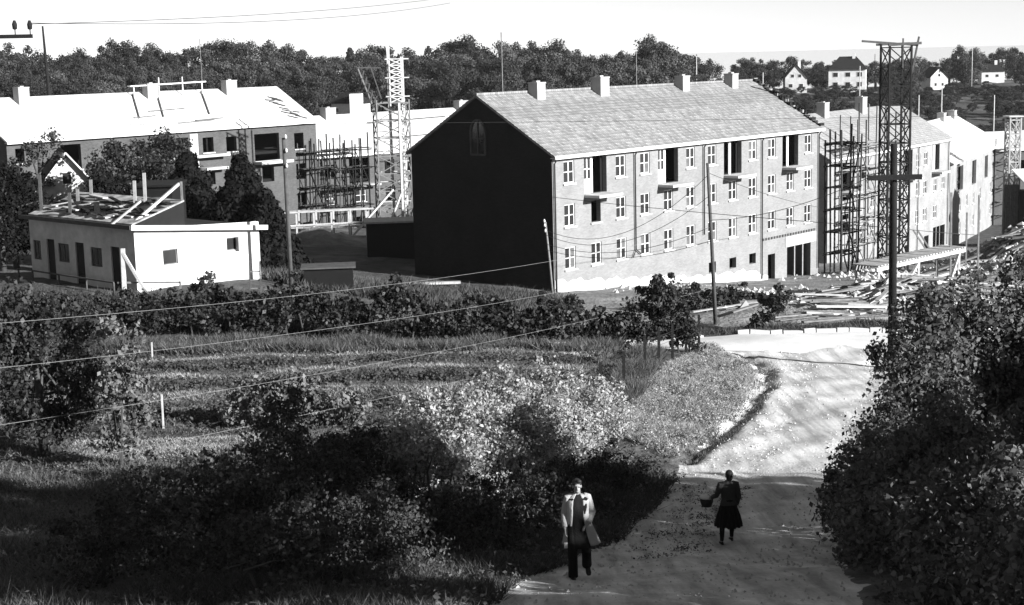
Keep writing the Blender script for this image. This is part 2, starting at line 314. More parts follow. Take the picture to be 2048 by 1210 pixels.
def strip_mesh(name, pts, hw, mat, dz, nacross=17, step=.4, ragged=.35, seed=1, jit=True):
    pts = [np.array(p, float) for p in pts]; L = [0]
    for a, b in zip(pts[:-1], pts[1:]): L.append(L[-1] + np.linalg.norm(b - a))
    s = np.arange(0, L[-1], step); P = np.array(pts); cx = np.interp(s, L, P[:, 0]); cy = np.interp(s, L, P[:, 1])
    for _ in range(12):
        cx[1:-1] = (cx[:-2] + 2 * cx[1:-1] + cx[2:]) / 4; cy[1:-1] = (cy[:-2] + 2 * cy[1:-1] + cy[2:]) / 4
    dx, dy = np.gradient(cx), np.gradient(cy); n = np.hypot(dx, dy); nx_, ny_ = dy / n, -dx / n
    hwv = hw(s) if callable(hw) else np.full(len(s), hw)
    rl = ragged * (np.sin(s * 1.9 + seed) + np.sin(s * 4.7 + 2 * seed) * .6 + np.sin(s * 11 + seed) * .35) / 2
    rr = ragged * (np.sin(s * 1.6 + 3 * seed) + np.sin(s * 5.3 + seed) * .6) / 2
    t = np.linspace(-1, 1, nacross)[None, :]
    off = np.where(t < 0, t * (hwv - 0 + rl)[:, None], t * (hwv + rr)[:, None])
    X = cx[:, None] + nx_[:, None] * off; Y = cy[:, None] + ny_[:, None] * off
    Z = Gv(X, Y) + dz - .03 * t ** 2 * 2
    if jit: Z = Z - .035 * np.exp(-((np.abs(t) - .36) / .12) ** 2) + .008 * lump(X, Y, 5.1, 2.0) + .004 * lump(X, Y, 11.3, 4.0)
    ny2, nx2 = X.shape; V = np.stack([X, Y, Z], -1).reshape(-1, 3); i = np.arange(ny2 - 1)[:, None] * nx2 + np.arange(nx2 - 1)[None, :]
    return npmesh(name, V, np.stack([i, i + 1, i + nx2 + 1, i + nx2], -1).reshape(-1, 4), mat, 4, True)
ground_sheet()
tag(link('gravel_road', strip_mesh('gravel_road', ROADC, lambda s: np.interp(s, [0, 36, 43, 58, 72, 82], [3.3, 3.3, 3.0, 3.0, 4.2, 6.5]), MT['road'], .05, 41, .22, .3)), kind='structure', label='pale gravel road running downhill to the street')
tag(link('street', strip_mesh('street', [(-6, STREETY(-6)), (15, STREETY(15)), (40, STREETY(40)), (60, STREETY(60))], STREETHW, MT['street'], .09, 13, .8, .12, 5, False)), kind='structure', label='smooth cross street at the foot of the gravel road')
# kerb of single stones along the far side of the street
kerb = tag(empty('kerb', (10, STREETY(10) + STREETHW, G(10, STREETY(10) + STREETHW))), kind='structure', label='row of pale kerb stones along the far side of the street')
km = [MB().box(-.45, .45, -.09, .09, -.12, .13).add([], []).mesh('kerb_stone', MT['kerb']), MB().box(-.26, .26, -.1, .1, -.12, .17).mesh('kerb_stone', MT['kerb'])]
x = 7.5; k = 0
while x < 24:
    k += 1; mm = km[k % 2]; wd = .9 if k % 2 == 0 else .6
    if random.random() > .25:
        y = STREETY(x) + STREETHW + .1
        o = link('kerb_stone', mm, kerb); o.location = Vector((x + wd / 2, y + random.uniform(-.03, .03), G(x, y) + .06)) - Vector(kerb.location); o.rotation_euler = (random.uniform(-.12, .12), random.uniform(-.08, .08), random.uniform(-.12, .12))
    x += wd + .03
# sea
V = [(-20000, 520, ZC - 46), (20000, 520, ZC - 46), (30000, 45000, ZC - 46), (-30000, 45000, ZC - 46)]
tag(link('sea', npmesh('sea', V, [(0, 1, 2, 3)], MT['water'])), kind='structure', label='pale sea reaching to the horizon')

# ------------------------------------------------------------------ foliage
def leaves(C, size, aspect=.55, rng=RNG, nrm=None, wild=.75):
    """rhombic leaves, one quad each, at centres C; nrm turns them outwards from their clump"""
    n = len(C); m_ = rng.normal(size=(n, 3))
    if nrm is not None: m_ = m_ * wild / 1.6 + nrm
    m_ /= np.linalg.norm(m_, axis=1)[:, None] + 1e-9
    a = rng.normal(size=(n, 3)); a -= (a * m_).sum(1)[:, None] * m_; a /= np.linalg.norm(a, axis=1)[:, None] + 1e-9
    b = np.cross(m_, a)
    s = size * (.45 + 1.15 * rng.uniform(0, 1, n) ** 1.6)[:, None]
    V = np.stack([C - a * s * .5, C + b * s * .5 * aspect - a * s * .05, C + a * s * .5, C - b * s * .5 * aspect - a * s * .05], 1).reshape(-1, 3)
    return V, np.arange(4 * n).reshape(-1, 4)
def in_balls(cen, rad, per, rng=RNG, shell=.5):
    cen = np.asarray(cen, float); rad = np.asarray(rad, float); k = len(cen); n = k * per
    d = rng.normal(size=(n, 3)); d /= np.linalg.norm(d, axis=1)[:, None]
    r = rng.uniform(0, 1, n) ** shell; i = np.repeat(np.arange(k), per)
    return cen[i] + d * (r * rad[i])[:, None] * np.array([1, 1, .85]), d
def crown(rx, ry, h, zb, nclump, per, rad, lsize, seed, top=.5, mat='leaf_far', shape='round', wild=.75):
    rng = np.random.default_rng(seed); cs = []
    while len(cs) < nclump:
        u = rng.normal(size=3); u /= np.linalg.norm(u); r = rng.uniform(.35, 1) ** .5
        p = u * r
        if shape == 'cone':
            t = rng.uniform(0, 1) ** 1.25; a = rng.uniform(0, 2 * math.pi); q = (1 - t) ** .85 * rng.uniform(.45, 1) ** .5
            cs.append((rx * q * math.cos(a), ry * q * math.sin(a), zb + t * h)); continue
        z = zb + h * (p[2] * .5 + .5)
        wob = 1 + .25 * math.sin(3 * math.atan2(p[1], p[0]) + seed)
        cs.append((rx * p[0] * wob, ry * p[1] * wob, z))
    cs = np.array(cs); rr = rad * rng.uniform(.6, 1.35, nclump)
    if shape == 'cone': rr *= np.interp(cs[:, 2], [zb, zb + h], [1.1, .45])
    P, dn = in_balls(cs, rr, per, rng)
    V, Fc = leaves(P, lsize, .7, rng, dn, wild); return npmesh('crown', V, Fc, MT[mat]), cs
def trunk_mesh(h, r, cs, seed, mat='bark', nl=7):
    rng = random.Random(seed); m = MB(); top = Vector((rng.uniform(-.1, .1) * h, rng.uniform(-.1, .1) * h, h))
    m.tube([(0, 0, -.4), (0.01 * h, 0, h * .35), tuple(top * .7 + Vector((0, 0, 0))), tuple(top)], [r * 1.25, r, r * .7, r * .3], 7)
    for c in rng.sample(list(map(tuple, cs)), min(nl, len(cs))):
        a = Vector((0, 0, h * rng.uniform(.35, .8))); c = Vector(c); mid = (a + c) / 2 + Vector((0, 0, .05 * h)); m.tube([a, mid, c], [r * .45, r * .3, r * .1], 5)
    return m.mesh('trunk', MT[mat], True)
def plant_tree(name, loc, me_crown, me_trunk, s=(1, 1, 1), rz=0, label='', cat='tree', group=None):
    e = empty(name, loc, rz); e.scale = s
    link('crown', me_crown, e); link('trunk', me_trunk, e)
    return tag(e, label, cat, group)

# far trees ----------------------------------------------------------
FAR = []
for k in range(9):
    sh = 'cone' if k == 8 else 'round'
    rx = [4.2, 3.6, 4.6, 3.9, 4.4, 3.3, 5.0, 4.0, 2.2][k]
    c, cs = crown(rx, rx, 8.6, 1.4, [40, 36, 46, 42, 36, 40, 50, 44, 44][k], 240, 1.3 if sh == 'round' else .9, .34, 100 + k, mat=('leaf_far', 'leaf_far2', 'leaf_far', 'leaf_far2', 'leaf_far3', 'leaf_far', 'leaf_far2', 'leaf_far', 'leaf_far')[k], shape=sh)
    FAR.append((c, trunk_mesh(7.5, .28, cs, k)))
sky_line = [(0,100),(42,88),(75,120),(110,118),(150,104),(190,108),(232,84),(265,92),(300,94),(340,104),(380,98),(425,84),(455,80),(490,84),(530,88),(570,94),(605,102),(640,116),(672,112),(700,97),(728,104),(752,88),(790,96),(826,106),(868,90),(900,84),(930,80),(962,96),(1005,84),(1030,88),(1075,85),(1105,90),(1145,100),(1180,112),(1215,115),(1240,104),(1270,108),(1300,76),(1325,88),(1350,104),(1385,118),(1410,114),
 (1488,116),(1515,114),(1545,120),(1578,116),(1607,119),(1640,124),(1668,120),(1705,122),(1735,130),(1828,116),(1850,118),(1900,112),(1925,96),(1948,98),(1980,108),(2006,98),(2030,97),(2060,102),(-30,98),(-70,95),(2100,98),(2140,100)]
nfar = 0
LK = ['broad domed tree', 'round leafy tree', 'wide spreading tree', 'full round tree', 'loose leafy tree', 'narrow leafy tree', 'very broad tree', 'dense leafy tree', 'pointed conifer']
WHERE = ['on the skyline of the wood behind the blocks', 'in the middle of the wood behind the blocks', 'at the near edge of the wood, low behind the roofs', 'on the slope among the hillside houses', 'on the skyline behind the hillside houses']
def far_tree(px, top, Y, wide=1.0, kind=None, wh=0):
    global nfar
    if wh >= 3 and Y < 468:            # the far houses stay in view
        for a_, b_, base_, Yh in ((1568, 1618, 182, 430), (1655, 1732, 182, 430), (1858, 1898, 180, 470), (1962, 2012, 162, 470)):
            hw_ = 4.6 * wide * F / Y * .75
            if Y < Yh and px + hw_ > a_ and px - hw_ < b_: top = max(top, base_ + 9)
    P = atY(px, top, Y); g = G(P.x, Y); h = P.z - g
    if h < 1.5: return
    h = max(h, 1.8); k = kind if kind is not None else random.randrange(8)
    s = h / 10.0; sw = s * wide * random.uniform(.85, 1.1)
    plant_tree('broadleaf_tree' if k < 8 else 'conifer_tree', (P.x, Y, g), *FAR[k], (sw, sw, s), random.uniform(0, 6.28),
        LK[k] + ' ' + WHERE[wh], 'tree', LK[k] + 's ' + WHERE[wh]); nfar += 1
for px, top in sky_line: far_tree(px, top + random.uniform(-2, 2), random.uniform(372, 400) if px < 1450 else random.uniform(490, 505), 1.0 if px < 1450 else 1.0, 8 if px in (1240, 700) else None, 0 if px < 1450 else 4)
for row, (Y, lo, hi, n) in enumerate([(350, 112, 128, 40), (325, 130, 150, 38), (300, 152, 172, 34)]):
    for i in range(n):
        px = -60 + (1500 * (i + random.uniform(.1, .9)) / n)
        if row == 2 and 640 < px < 740: continue
        if px > 1390 and row < 2: continue
        far_tree(px, random.uniform(lo, hi) - (8 if 600 < px < 1350 else 0), Y + random.uniform(-10, 10), 1.0, None, 1 if row < 2 else 2)
def clear(px, top, Y):
    """keep the houses of the far slope in view"""
    for a, b, c in ((1560, 1622, 150), (1650, 1738, 128), (1856, 1900, 134), (1958, 2016, 134)):
        if a - 26 < px < b + 26 and Y < 470: return max(top, 190 if c < 150 else 186)
    return top
for i in range(95):
    px = random.uniform(1470, 2080); Y = random.choice((395, 415, 440, 455)); top = clear(px, random.uniform(118, 150) if Y > 430 else random.uniform(150, 195), Y)
    if px > 1830 and top > 200: continue
    far_tree(px, top, Y + random.uniform(-6, 6), 1.15, None, 3)
for i in range(46):
    px = random.uniform(1470, 2080); far_tree(px, random.uniform(182, 198), random.uniform(372, 402), 1.5, None, 3)
for i in range(16):
    px = random.uniform(1500, 2070); far_tree(px, random.uniform(196, 214), random.uniform(330, 360), 1.3, None, 3)
for px, top in ((1632, 130), (1644, 138), (1548, 140), (1752, 122), (1818, 122), (1932, 108), (1945, 104), (1792, 120), (1775, 130), (2044, 118), (2060, 122)): far_tree(px, top, 446, 1.05, None, 3)

def far_bush(px, Y, h, k):
    x = float(ray(px, 400)[0] / ray(px, 400)[1] * Y); top = P_top(x, Y, h)
    plant_tree('bush', (x, Y, G(x, Y)), FAR[k][0], FAR[k][1], (h / 10 * 1.9, h / 10 * 1.9, h / 10), random.uniform(0, 6.28), 'low dark bush on the grassy far slope below the houses', 'bush', 'bushes on the far slope')
def P_top(x, Y, h): return G(x, Y) + h
for i in range(130):
    Y = random.choice((300, 330, 350, 372, 392, 410, 425)) + random.uniform(-9, 9); px = random.uniform(1470, 2090)
    far_bush(px, Y, random.uniform(1.6, 3.6) * (.75 if Y > 385 else 1), random.choice((0, 2, 5, 7)))
# ================================================================== BUILDINGS
def wall_holes(m, x0, x1, z0, z1, holes, t=.35, y0=0.0, back=True):
    xs = sorted({x0, x1} | {max(x0, min(x1, v)) for h in holes for v in h[:2]}); zs = sorted({z0, z1} | {max(z0, min(z1, v)) for h in holes for v in h[2:4]})
    def inh(x, z): return any(h[0] < x < h[1] and h[2] < z < h[3] for h in holes)
    for a, b in zip(xs[:-1], xs[1:]):
        for c, d in zip(zs[:-1], zs[1:]):
            if inh((a + b) / 2, (c + d) / 2): continue
            m.quad((a, y0, c), (b, y0, c), (b, y0, d), (a, y0, d))
            if back: m.quad((b, y0 + t, c), (a, y0 + t, c), (a, y0 + t, d), (b, y0 + t, d))
    for h in holes:
        a, b, c, d = h[:4]
        m.quad((a, y0, c), (a, y0, d), (a, y0 + t, d), (a, y0 + t, c)); m.quad((b, y0, d), (b, y0, c), (b, y0 + t, c), (b, y0 + t, d))
        m.quad((a, y0, d), (b, y0, d), (b, y0 + t, d), (a, y0 + t, d)); m.quad((b, y0, c), (a, y0, c), (a, y0 + t, c), (b, y0 + t, c))
_wc = {}
def window(parent, cx, cz, wd, h, y=.07, mat='trim', cross=True):
    """two casements of two panes each; frame proud of the panes"""
    key = (round(wd, 2), round(h, 2), mat)
    if key not in _wc:
        f = MB(); b = .07; x, z = wd / 2, h / 2
        f.box(-x, -x + b, 0, .07, -z, z); f.box(x - b, x, 0, .07, -z, z); f.box(-x + b, x - b, 0, .07, z - b, z); f.box(-x + b, x - b, 0, .07, -z, -z + b)
        f.box(-.05, .05, -.004, .066, -z + b, z - b); f.box(-x + b, -.05, .004, .06, -.03, .03); f.box(.05, x - b, .004, .06, -.03, .03)
        pw, ph = x - b - .05, z - b - .03
        p = MB().box(-pw / 2, pw / 2, .03, .04, -ph / 2, ph / 2)
        s = MB().box(-x - .1, x + .1, -.17, .0, -z - .12, -z - .02)
        _wc[key] = (f.mesh('window', MT[mat]), (p.mesh('pane', MT['glass']), p.mesh('pane', MT['glass2'])), s.mesh('sill', MT['concrete']), pw, ph)
    f, p, s, pw, ph = _wc[key]
    o = link('window', f, parent); o.location = (cx, y, cz)
    for sx in (-1, 1):
        for sz in (-1, 1):
            q = link('pane', p[random.random() < .3], o); q.location = (sx * (.05 + pw / 2), 0, sz * (.03 + ph / 2)); q.rotation_euler = (random.uniform(-.02, .02), 0, random.uniform(-.03, .03))
    q = link('sill', s, o)
    return o
def gable_wall(m, W, z0, ze, rise, x0, t=.35, sgn=1):
    a = [(x0, 0, z0), (x0, W, z0), (x0, W, ze), (x0, W / 2, ze + rise), (x0, 0, ze)]; b = [(x0 + t * sgn, p[1], p[2]) for p in a]
    fa = (0, 4, 3, 2, 1) if sgn > 0 else (0, 1, 2, 3, 4)
    m.add(a + b, [fa, tuple(i + 5 for i in fa[::-1])])
def roof_mesh(L, W, ze, rise, ov=.35, vo=.18, th=.16, courses=22, saw=.035, x0=0.0):
    m = MB(); sl = rise / (W / 2)
    for side in (0, 1):
        def pt(x, s, dz):  # s = 0 ridge .. 1 eave edge
            run = s * (W / 2 + ov); y = W / 2 - run if side == 0 else W / 2 + run; return (x, y, ze + rise - run * sl + dz + th)
        xa, xb = x0 - vo, x0 + L + vo
        for c in range(courses):
            s0, s1 = c / courses, (c + 1) / courses
            a, b, c_, d = pt(xa, s0, 0), pt(xb, s0, 0), pt(xb, s1, saw), pt(xa, s1, saw)
            m.quad(a, b, c_, d) if side else m.quad(d, c_, b, a)
            e, f = pt(xa, s1, 0), pt(xb, s1, 0); m.quad(d, c_, f, e) if side else m.quad(e, f, c_, d)
        u0, u1, v0, v1 = pt(xa, 0, -th), pt(xb, 0, -th), pt(xb, 1, -th), pt(xa, 1, -th)
        m.quad(v0, u1, u0, v1) if side else m.quad(u0, u1, v0, v1)
        for xx in (xa, xb): m.quad(pt(xx, 0, 0), pt(xx, 1, 0.0), pt(xx, 1, -th), pt(xx, 0, -th))
        m.quad(pt(xa, 1, 0), pt(xb, 1, 0), pt(xb, 1, -th), pt(xa, 1, -th))
    return m
def chimney(roof, x, y, W, ze, rise, w=1.15, d=.9, top=1.05, mat='chim', cap=.03):
    zr = ze + rise - abs(y - W / 2) * rise / (W / 2); m = MB(); z1 = ze + rise + top
    m.box(x - w / 2, x + w / 2, y - d / 2, y + d / 2, zr - .5, z1)
    o = m.build('chimney', MT[mat], roof); c = MB()
    c.box(x - w / 2 - cap, x + w / 2 + cap, y - d / 2 - cap, y + d / 2 + cap, z1 + .002, z1 + .1)
    c.box(x - .2, x + .2, y - .14, y + .14, z1 + .1, z1 + .2)
    # cap and flues stay in the chimney's own mesh
    me = o.data; n = len(me.vertices); me2 = MB(); me2.v = m.v; me2.f = m.f; me2.add(c.v, c.f); o.data = me2.mesh('chimney', MT[mat])
    return o
def apartment(name, label, X, Y, EZ, yaw, L, W, rise, depth, holes, bmat, rmat, chims, x0=0.0, floors=(2.8, 5.6, 8.4), cat='building', saw=.035, gut=True, eavemat='gutter', gmat=None):
    """local x runs along the front, y into the house, z up from the foot of the wall"""
    root = tag(empty(name, (X, Y, EZ + ZC - depth), math.pi / 2 - yaw), label, cat)
    ze = depth; m = MB(); wall_holes(m, x0, x0 + L, 0, ze, holes); m.build('wall', MT[bmat], root)
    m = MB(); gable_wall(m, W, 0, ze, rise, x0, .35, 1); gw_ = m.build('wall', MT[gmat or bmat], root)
    if gmat: gw_['label'] = 'near-black brick gable wall'  # this gable takes its own near-black brick
    m = MB(); gable_wall(m, W, 0, ze, rise, x0 + L, .35, -1); m.build('wall', MT[bmat], root)
    m = MB(); m.quad((x0 + L, W, 0), (x0, W, 0), (x0, W, ze), (x0 + L, W, ze)); m.build('wall', MT[bmat], root)
    for f in floors: MB().box(x0 + .4, x0 + L - .4, .4, W - .1, ze - f - .25, ze - f).build('floor_slab', MT['dark'], root)  # near-black floors: room shade put into the colour, so openings stay dark
    MB().box(x0 + .4, x0 + L - .4, 4.2, 4.35, 0, ze).build('partition', MT['dark'], root)  # partitions painted near-black too, to keep sunlit rooms dark
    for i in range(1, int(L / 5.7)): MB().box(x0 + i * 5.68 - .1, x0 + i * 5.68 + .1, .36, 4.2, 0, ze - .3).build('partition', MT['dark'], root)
    rf = roof_mesh(L, W, ze, rise, saw=saw, x0=x0).build('roof', MT[rmat], root)
    for c in chims: chimney(rf, *c[:2], W, ze, rise, *c[2:])
    if gut:
        sl = rise / (W / 2); zg = ze - .35 * sl
        MB().box(x0 - .2, x0 + L + .2, -.47, -.34, zg - .05, zg + .16).build('gutter', MT[eavemat], root)
        MB().box(x0 - .18, x0 + L + .18, -.335, -.02, zg + .0, zg + .05).build('eave_soffit', MT[eavemat], root)
    return root, ze
def ridge_roll(root, L, W, ze, rise, mat, x0=0.0): MB().beam((x0 - .19, W / 2, ze + rise + .2), (x0 + L + .19, W / 2, ze + rise + .2), .28, .14).build('ridge_tiles', MT[mat], root)

# ---- main brick block
DEP = 12.4; YAW = .7011; L0, SP = 1.7513, 2.84; LM, WM, RM = 34.74, 12.36, 3.68
Z1 = DEP - 1.178; colx = [L0 + SP * c for c in range(12)]
holes = []; wins = []
for c in range(12):
    for r in range(3):
        z = Z1 - 2.8 * r
        if r == 0 and c % 3 == 1: continue
        if r == 1 and c == 1: continue
        holes.append((colx[c] - .56, colx[c] + .56, z - .72, z + .72)); wins.append((colx[c], z))
logs = [colx[c] for c in (1, 4, 7, 10)]
for x in logs: holes.append((x - 1.24, x + 1.24, DEP - 2.78, DEP - .32))
holes.append((colx[1] - .52, colx[1] + .52, Z1 - 2.8 - .72, Z1 - 2.8 + .72))
zb = DEP - (1.178 + 5.6 + 2.7)
for c in (6, 7, 8): holes.append((colx[c] - .48, colx[c] + .48, zb - .4, zb + .4))
holes.append((26.75, 27.85, .55, 2.95)); holes.append((29.7, 33.5, .3, 3.2))
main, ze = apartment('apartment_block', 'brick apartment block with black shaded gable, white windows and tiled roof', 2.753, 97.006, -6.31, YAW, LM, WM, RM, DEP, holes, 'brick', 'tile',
    [(5.6, 5.65, .9, .8, .72), (12.85, 5.65, 1.05, .85, .9), (23.4, 5.65, .95, .8, .72), (30.5, 5.65, .9, .8, .72)], gmat='brick_black')
ridge_roll(main, LM, WM, DEP, RM, 'tile')
for cx, cz in wins: window(main, cx, cz, 1.12, 1.44)
for k, x in enumerate(logs):
    z0, z1 = DEP - 2.78, DEP - .32
    if k < 2:
        d = MB(); d.box(x - 1.2, x - .1, .16, .21, z0 + .02, z0 + 1.0); d.box(x - 1.2, x - 1.09, .16, .22, z0 + 1.0, z1 - .1); d.box(x - .36, x - .1, .16, .22, z0 + 1.0, z1 - .1)
        d.box(x - .79, x - .67, .16, .22, z0 + 1.0, z1 - .1); d.box(x - 1.09, x - .36, .165, .21, z0 + 1.6, z0 + 1.67); d.box(x - 1.2, x - .1, .16, .22, z1 - .1, z1 - .02)
        do = d.build('balcony_door', MT['white'], main)
        for xa, xb in ((x - 1.085, x - .795), (x - .665, x - .365)):
            for za, zb2 in ((z0 + 1.005, z0 + 1.595), (z0 + 1.675, z1 - .105)): MB().box(xa, xb, .19, .2, za, zb2).build('pane', MT['glass'], do)
    else: MB().box(x - .34, x - .06, .14, .24, z0, z1).build('door_post', MT['white'], main)
    MB().box(x - 1.25, x + 1.35, -1.25, .3, z0 - .2, z0 - .03).build('balcony_slab', MT['concrete'], main)
    MB().box(x - 1.35, x + 1.3, -.03, .1, z1 + .001, z1 + .14).build('lintel', MT['concrete'], main)
MB().box(colx[1] - .62, colx[1] + .62, -.1, .02, Z1 - 2.8 - .84, Z1 - 2.8 - .73).build('sill', MT['concrete'], main)
pl = MB(); pl.box(.02, 26.7, -.05, -.003, 0, 4.05 - 1.0); 
plo = MB()
xs = list(np.linspace(0, 26.7, 60))   # rendered plinth, its ragged top falling with the ground
def ptop(x_): return min(np.interp(x_, [0, 13, 16, 24, 26.7], [4.35, 3.0, 2.6, 2.1, 1.3]) + .12 * math.sin(x_ * 3.1) + .08 * math.sin(x_ * 7.7), zb - .45 if 18 < x_ < 26 else 9)
for a, b in zip(xs[:-1], xs[1:]): plo.add([(a, -.05, 0), (b, -.05, 0), (b, -.05, ptop(b)), (a, -.05, ptop(a)), (b, -.003, ptop(b)), (a, -.003, ptop(a))], [(0, 1, 2, 3), (3, 2, 4, 5)])
plo.build('plinth', MT['plinth'], main)
MB().box(29.4, 34.3, -.06, -.003, 3.25, 4.05).build('shop_lintel', MT['concrete'], main)
for i in range(20): MB().box(25.95 + i * .42, 26.15 + i * .42, -.07, -.003, 4.12, 4.3).build('dentil', MT['wood_dk'], main)
for xx in (31.0, 32.3): MB().beam((xx, .1, .3), (xx, .1, 3.2), .12).build('prop_post', MT['wood'], main)
for xx, zl in ((.12, 3.2), (8.95, 5.4), (17.55, 5.5), (25.7, 1.2), (34.55, 1.0)):
    m = MB(); m.tube([(xx, -.42, DEP - .15), (xx, -.12, DEP - .55), (xx, -.12, zl)], .055, 6)
    if 8 < xx < 9: m.tube([(xx, -.12, zl), (xx - .35, -.12, zl - .55)], .04, 5); m.tube([(xx, -.12, zl), (xx + .6, -.12, zl - .4)], .04, 5)
    m.build('downpipe', MT['pipe'], main, True)
# arched window in the gable (the gable faces local -x)
def arch(parent, W, zc):
    pts = [(-.0, W / 2 + s, z) for s, z in [(-.62, zc - 1.0), (-.62, zc + .5)] + [(-.62 * math.cos(t), zc + .5 + .8 * math.sin(t)) for t in np.linspace(.15, math.pi - .15, 10)] + [(.62, zc + .5), (.62, zc - 1.0)]]
    m = MB()
    for a, b in zip(pts, pts[1:] + pts[:1]): m.beam((-.05, a[1], a[2]), (-.05, b[1], b[2]), .12, .1, (1, 0, 0))
    m.beam((-.05, W / 2, zc - .95), (-.05, W / 2, zc + 1.25), .07, .06, (1, 0, 0)); m.beam((-.04, W / 2 - .56, zc + .1), (-.04, W / 2 + .56, zc + .1), .05, .05, (1, 0, 0))
    o = m.build('gable_window', MT['wood_dk'], parent)
    g = MB(); g.add([(-.012, p[1], p[2]) for p in pts], [tuple(range(len(pts)))[::-1]]); g.build('pane', MT['glass'], o)
arch(main, WM, DEP + .9)
MB().beam((2.6, WM / 2, DEP + RM + .1), (2.6, WM / 2, DEP + RM + 4.2), .05).build('roof_mast', MT['wood_md'], main)
MB().beam((18.5, WM / 2 + .3, DEP + RM), (18.5, WM / 2 + .3, DEP + RM + 2.8), .05).build('roof_mast', MT['wood_md'], main)
# verge tiles lying loose along the unfinished far verge
for i in range(26):
    s = i / 26; y = WM / 2 - s * (WM / 2 + .3); z = DEP + RM - s * (RM + .2) + .3; MB().box(LM + random.uniform(-.25, .05), LM + random.uniform(.25, .5), y - .15, y + .12, z - .1, z + random.uniform(.02, .14)).build('verge_tile', MT['tar' if i % 3 else 'tile'], main)

# ---- left block (roof boards bare, windows still holes), scaled about its sight line
s = .93; A = [-46.129 * s, 140.515 * s, -6.65 * s]; yA = .6549; LA, WA, RA = 40.237 * s, 12.36 * s, 3.68 * s; DA = 10.5
hA = []
def ha(x0, x1, z0, z1): hA.append((x0 * s, x1 * s, DA + z0 * s, DA + z1 * s))
for b in ((.89, 1.86, -2.1, -.75), (5.86, 8.2, -3.1, -.7), (11.5, 13.0, -2.4, -.9), (14.6, 16.0, -2.4, -.9), (18.24, 19.9, -2.35, -.85), (20.05, 21.6, -2.35, -.85), (23.52, 24.99, -2.55, -1.0), (26.76, 28.21, -2.65, -1.1), (30.78, 34.46, -3.95, -1.05), (36.77, 38.22, -3.0, -1.25),
          (31.72, 33.47, -6.3, -4.6), (36.87, 38.32, -6.4, -4.65), (23.3, 25.0, -5.95, -4.5), (26.8, 28.2, -6.1, -4.6), (18.2, 19.8, -5.8, -4.4), (36.9, 38.3, -9.6, -7.9), (31.7, 33.4, -9.5, -7.9)): ha(*b)
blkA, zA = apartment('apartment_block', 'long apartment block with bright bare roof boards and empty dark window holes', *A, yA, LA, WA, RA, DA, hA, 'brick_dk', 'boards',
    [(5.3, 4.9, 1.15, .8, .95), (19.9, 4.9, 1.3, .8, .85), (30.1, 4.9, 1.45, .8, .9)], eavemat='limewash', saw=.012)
for b in hA[:10]: MB().box(b[0] - .1, b[1] + .1, -.12, .0, b[2] - .12, b[2] - .01).build('sill', MT['concrete'], blkA)
MB().box(21.75 * s, 22.8 * s, -.1, -.004, DA - 6.2, DA - .5).build('stair_panel', MT['plinth'], blkA)
MB().box(30.6 * s, 35.4 * s, -1.1, .2, DA - 4.2 * s - .1, DA - 4.0 * s).build('balcony_slab', MT['concrete'], blkA)
MB().box(17 * s, 26.3 * s, -1.0, .2, DA - 3.0 * s, DA - 2.75 * s).build('balcony_slab', MT['concrete'], blkA)
MB().box(23.0 * s, 26.0 * s, -1.0, .2, DA - 4.35 * s, DA - 4.1 * s).build('balcony_slab', MT['concrete'], blkA)
# roof ladder boards and raised boards on that roof
def roofpt(x, t, W, ze, rise, off=.3): return (x, W / 2 * (1 - t), ze + rise * (1 - t) + off)
for x, x2 in ((19.4, 16.9), (22.6, 20.0), (28.7, 26.2)): MB().beam(roofpt(x * s, .08, WA, DA, RA), roofpt(x2 * s, .72, WA, DA, RA), .1, .08).build('roof_batten', MT['wood_dk'], blkA)
for x, t, l in ((21, .9, 5), (23.5, .86, 4), (16.3, .7, 3), (19, .55, 5)): MB().beam(roofpt(x * s, t, WA, DA, RA, .28), roofpt((x + l) * s, t - .03, WA, DA, RA, .28), .22, .05).build('roof_batten', MT['wood_md'], blkA)
for i in range(16):
    t = random.uniform(.3, .9); x = 35.2 + t * 1.5 + random.uniform(-.6, 2.2); MB().beam(roofpt(x * s, t, WA, DA, RA, .28), roofpt((x + random.uniform(.6, 1.4)) * s, t + random.uniform(.03, .1), WA, DA, RA, .28), .2, .05).build('loose_tile_stack', MT['wood_dk'], blkA)
ch = MB(); ch.beam((18.6 * s, WA / 2 - .9, DA + RA + .75), (28.8 * s, WA / 2 - .9, DA + RA + .95), .5, .12)
for x in (19.2, 22.5, 25.7, 28.4): ch.beam((x * s, WA / 2 - .9, DA + RA - .4), (x * s, WA / 2 - .9, DA + RA + (1.5 if x in (22.5, 25.7) else .8)), .1)
ch.build('chimney_staging', MT['limewash'], blkA)
MB().beam((29.3 * s, WA / 2, DA + RA), (29.3 * s, WA / 2, DA + RA + 5.2), .05).build('roof_mast', MT['wood_md'], blkA)

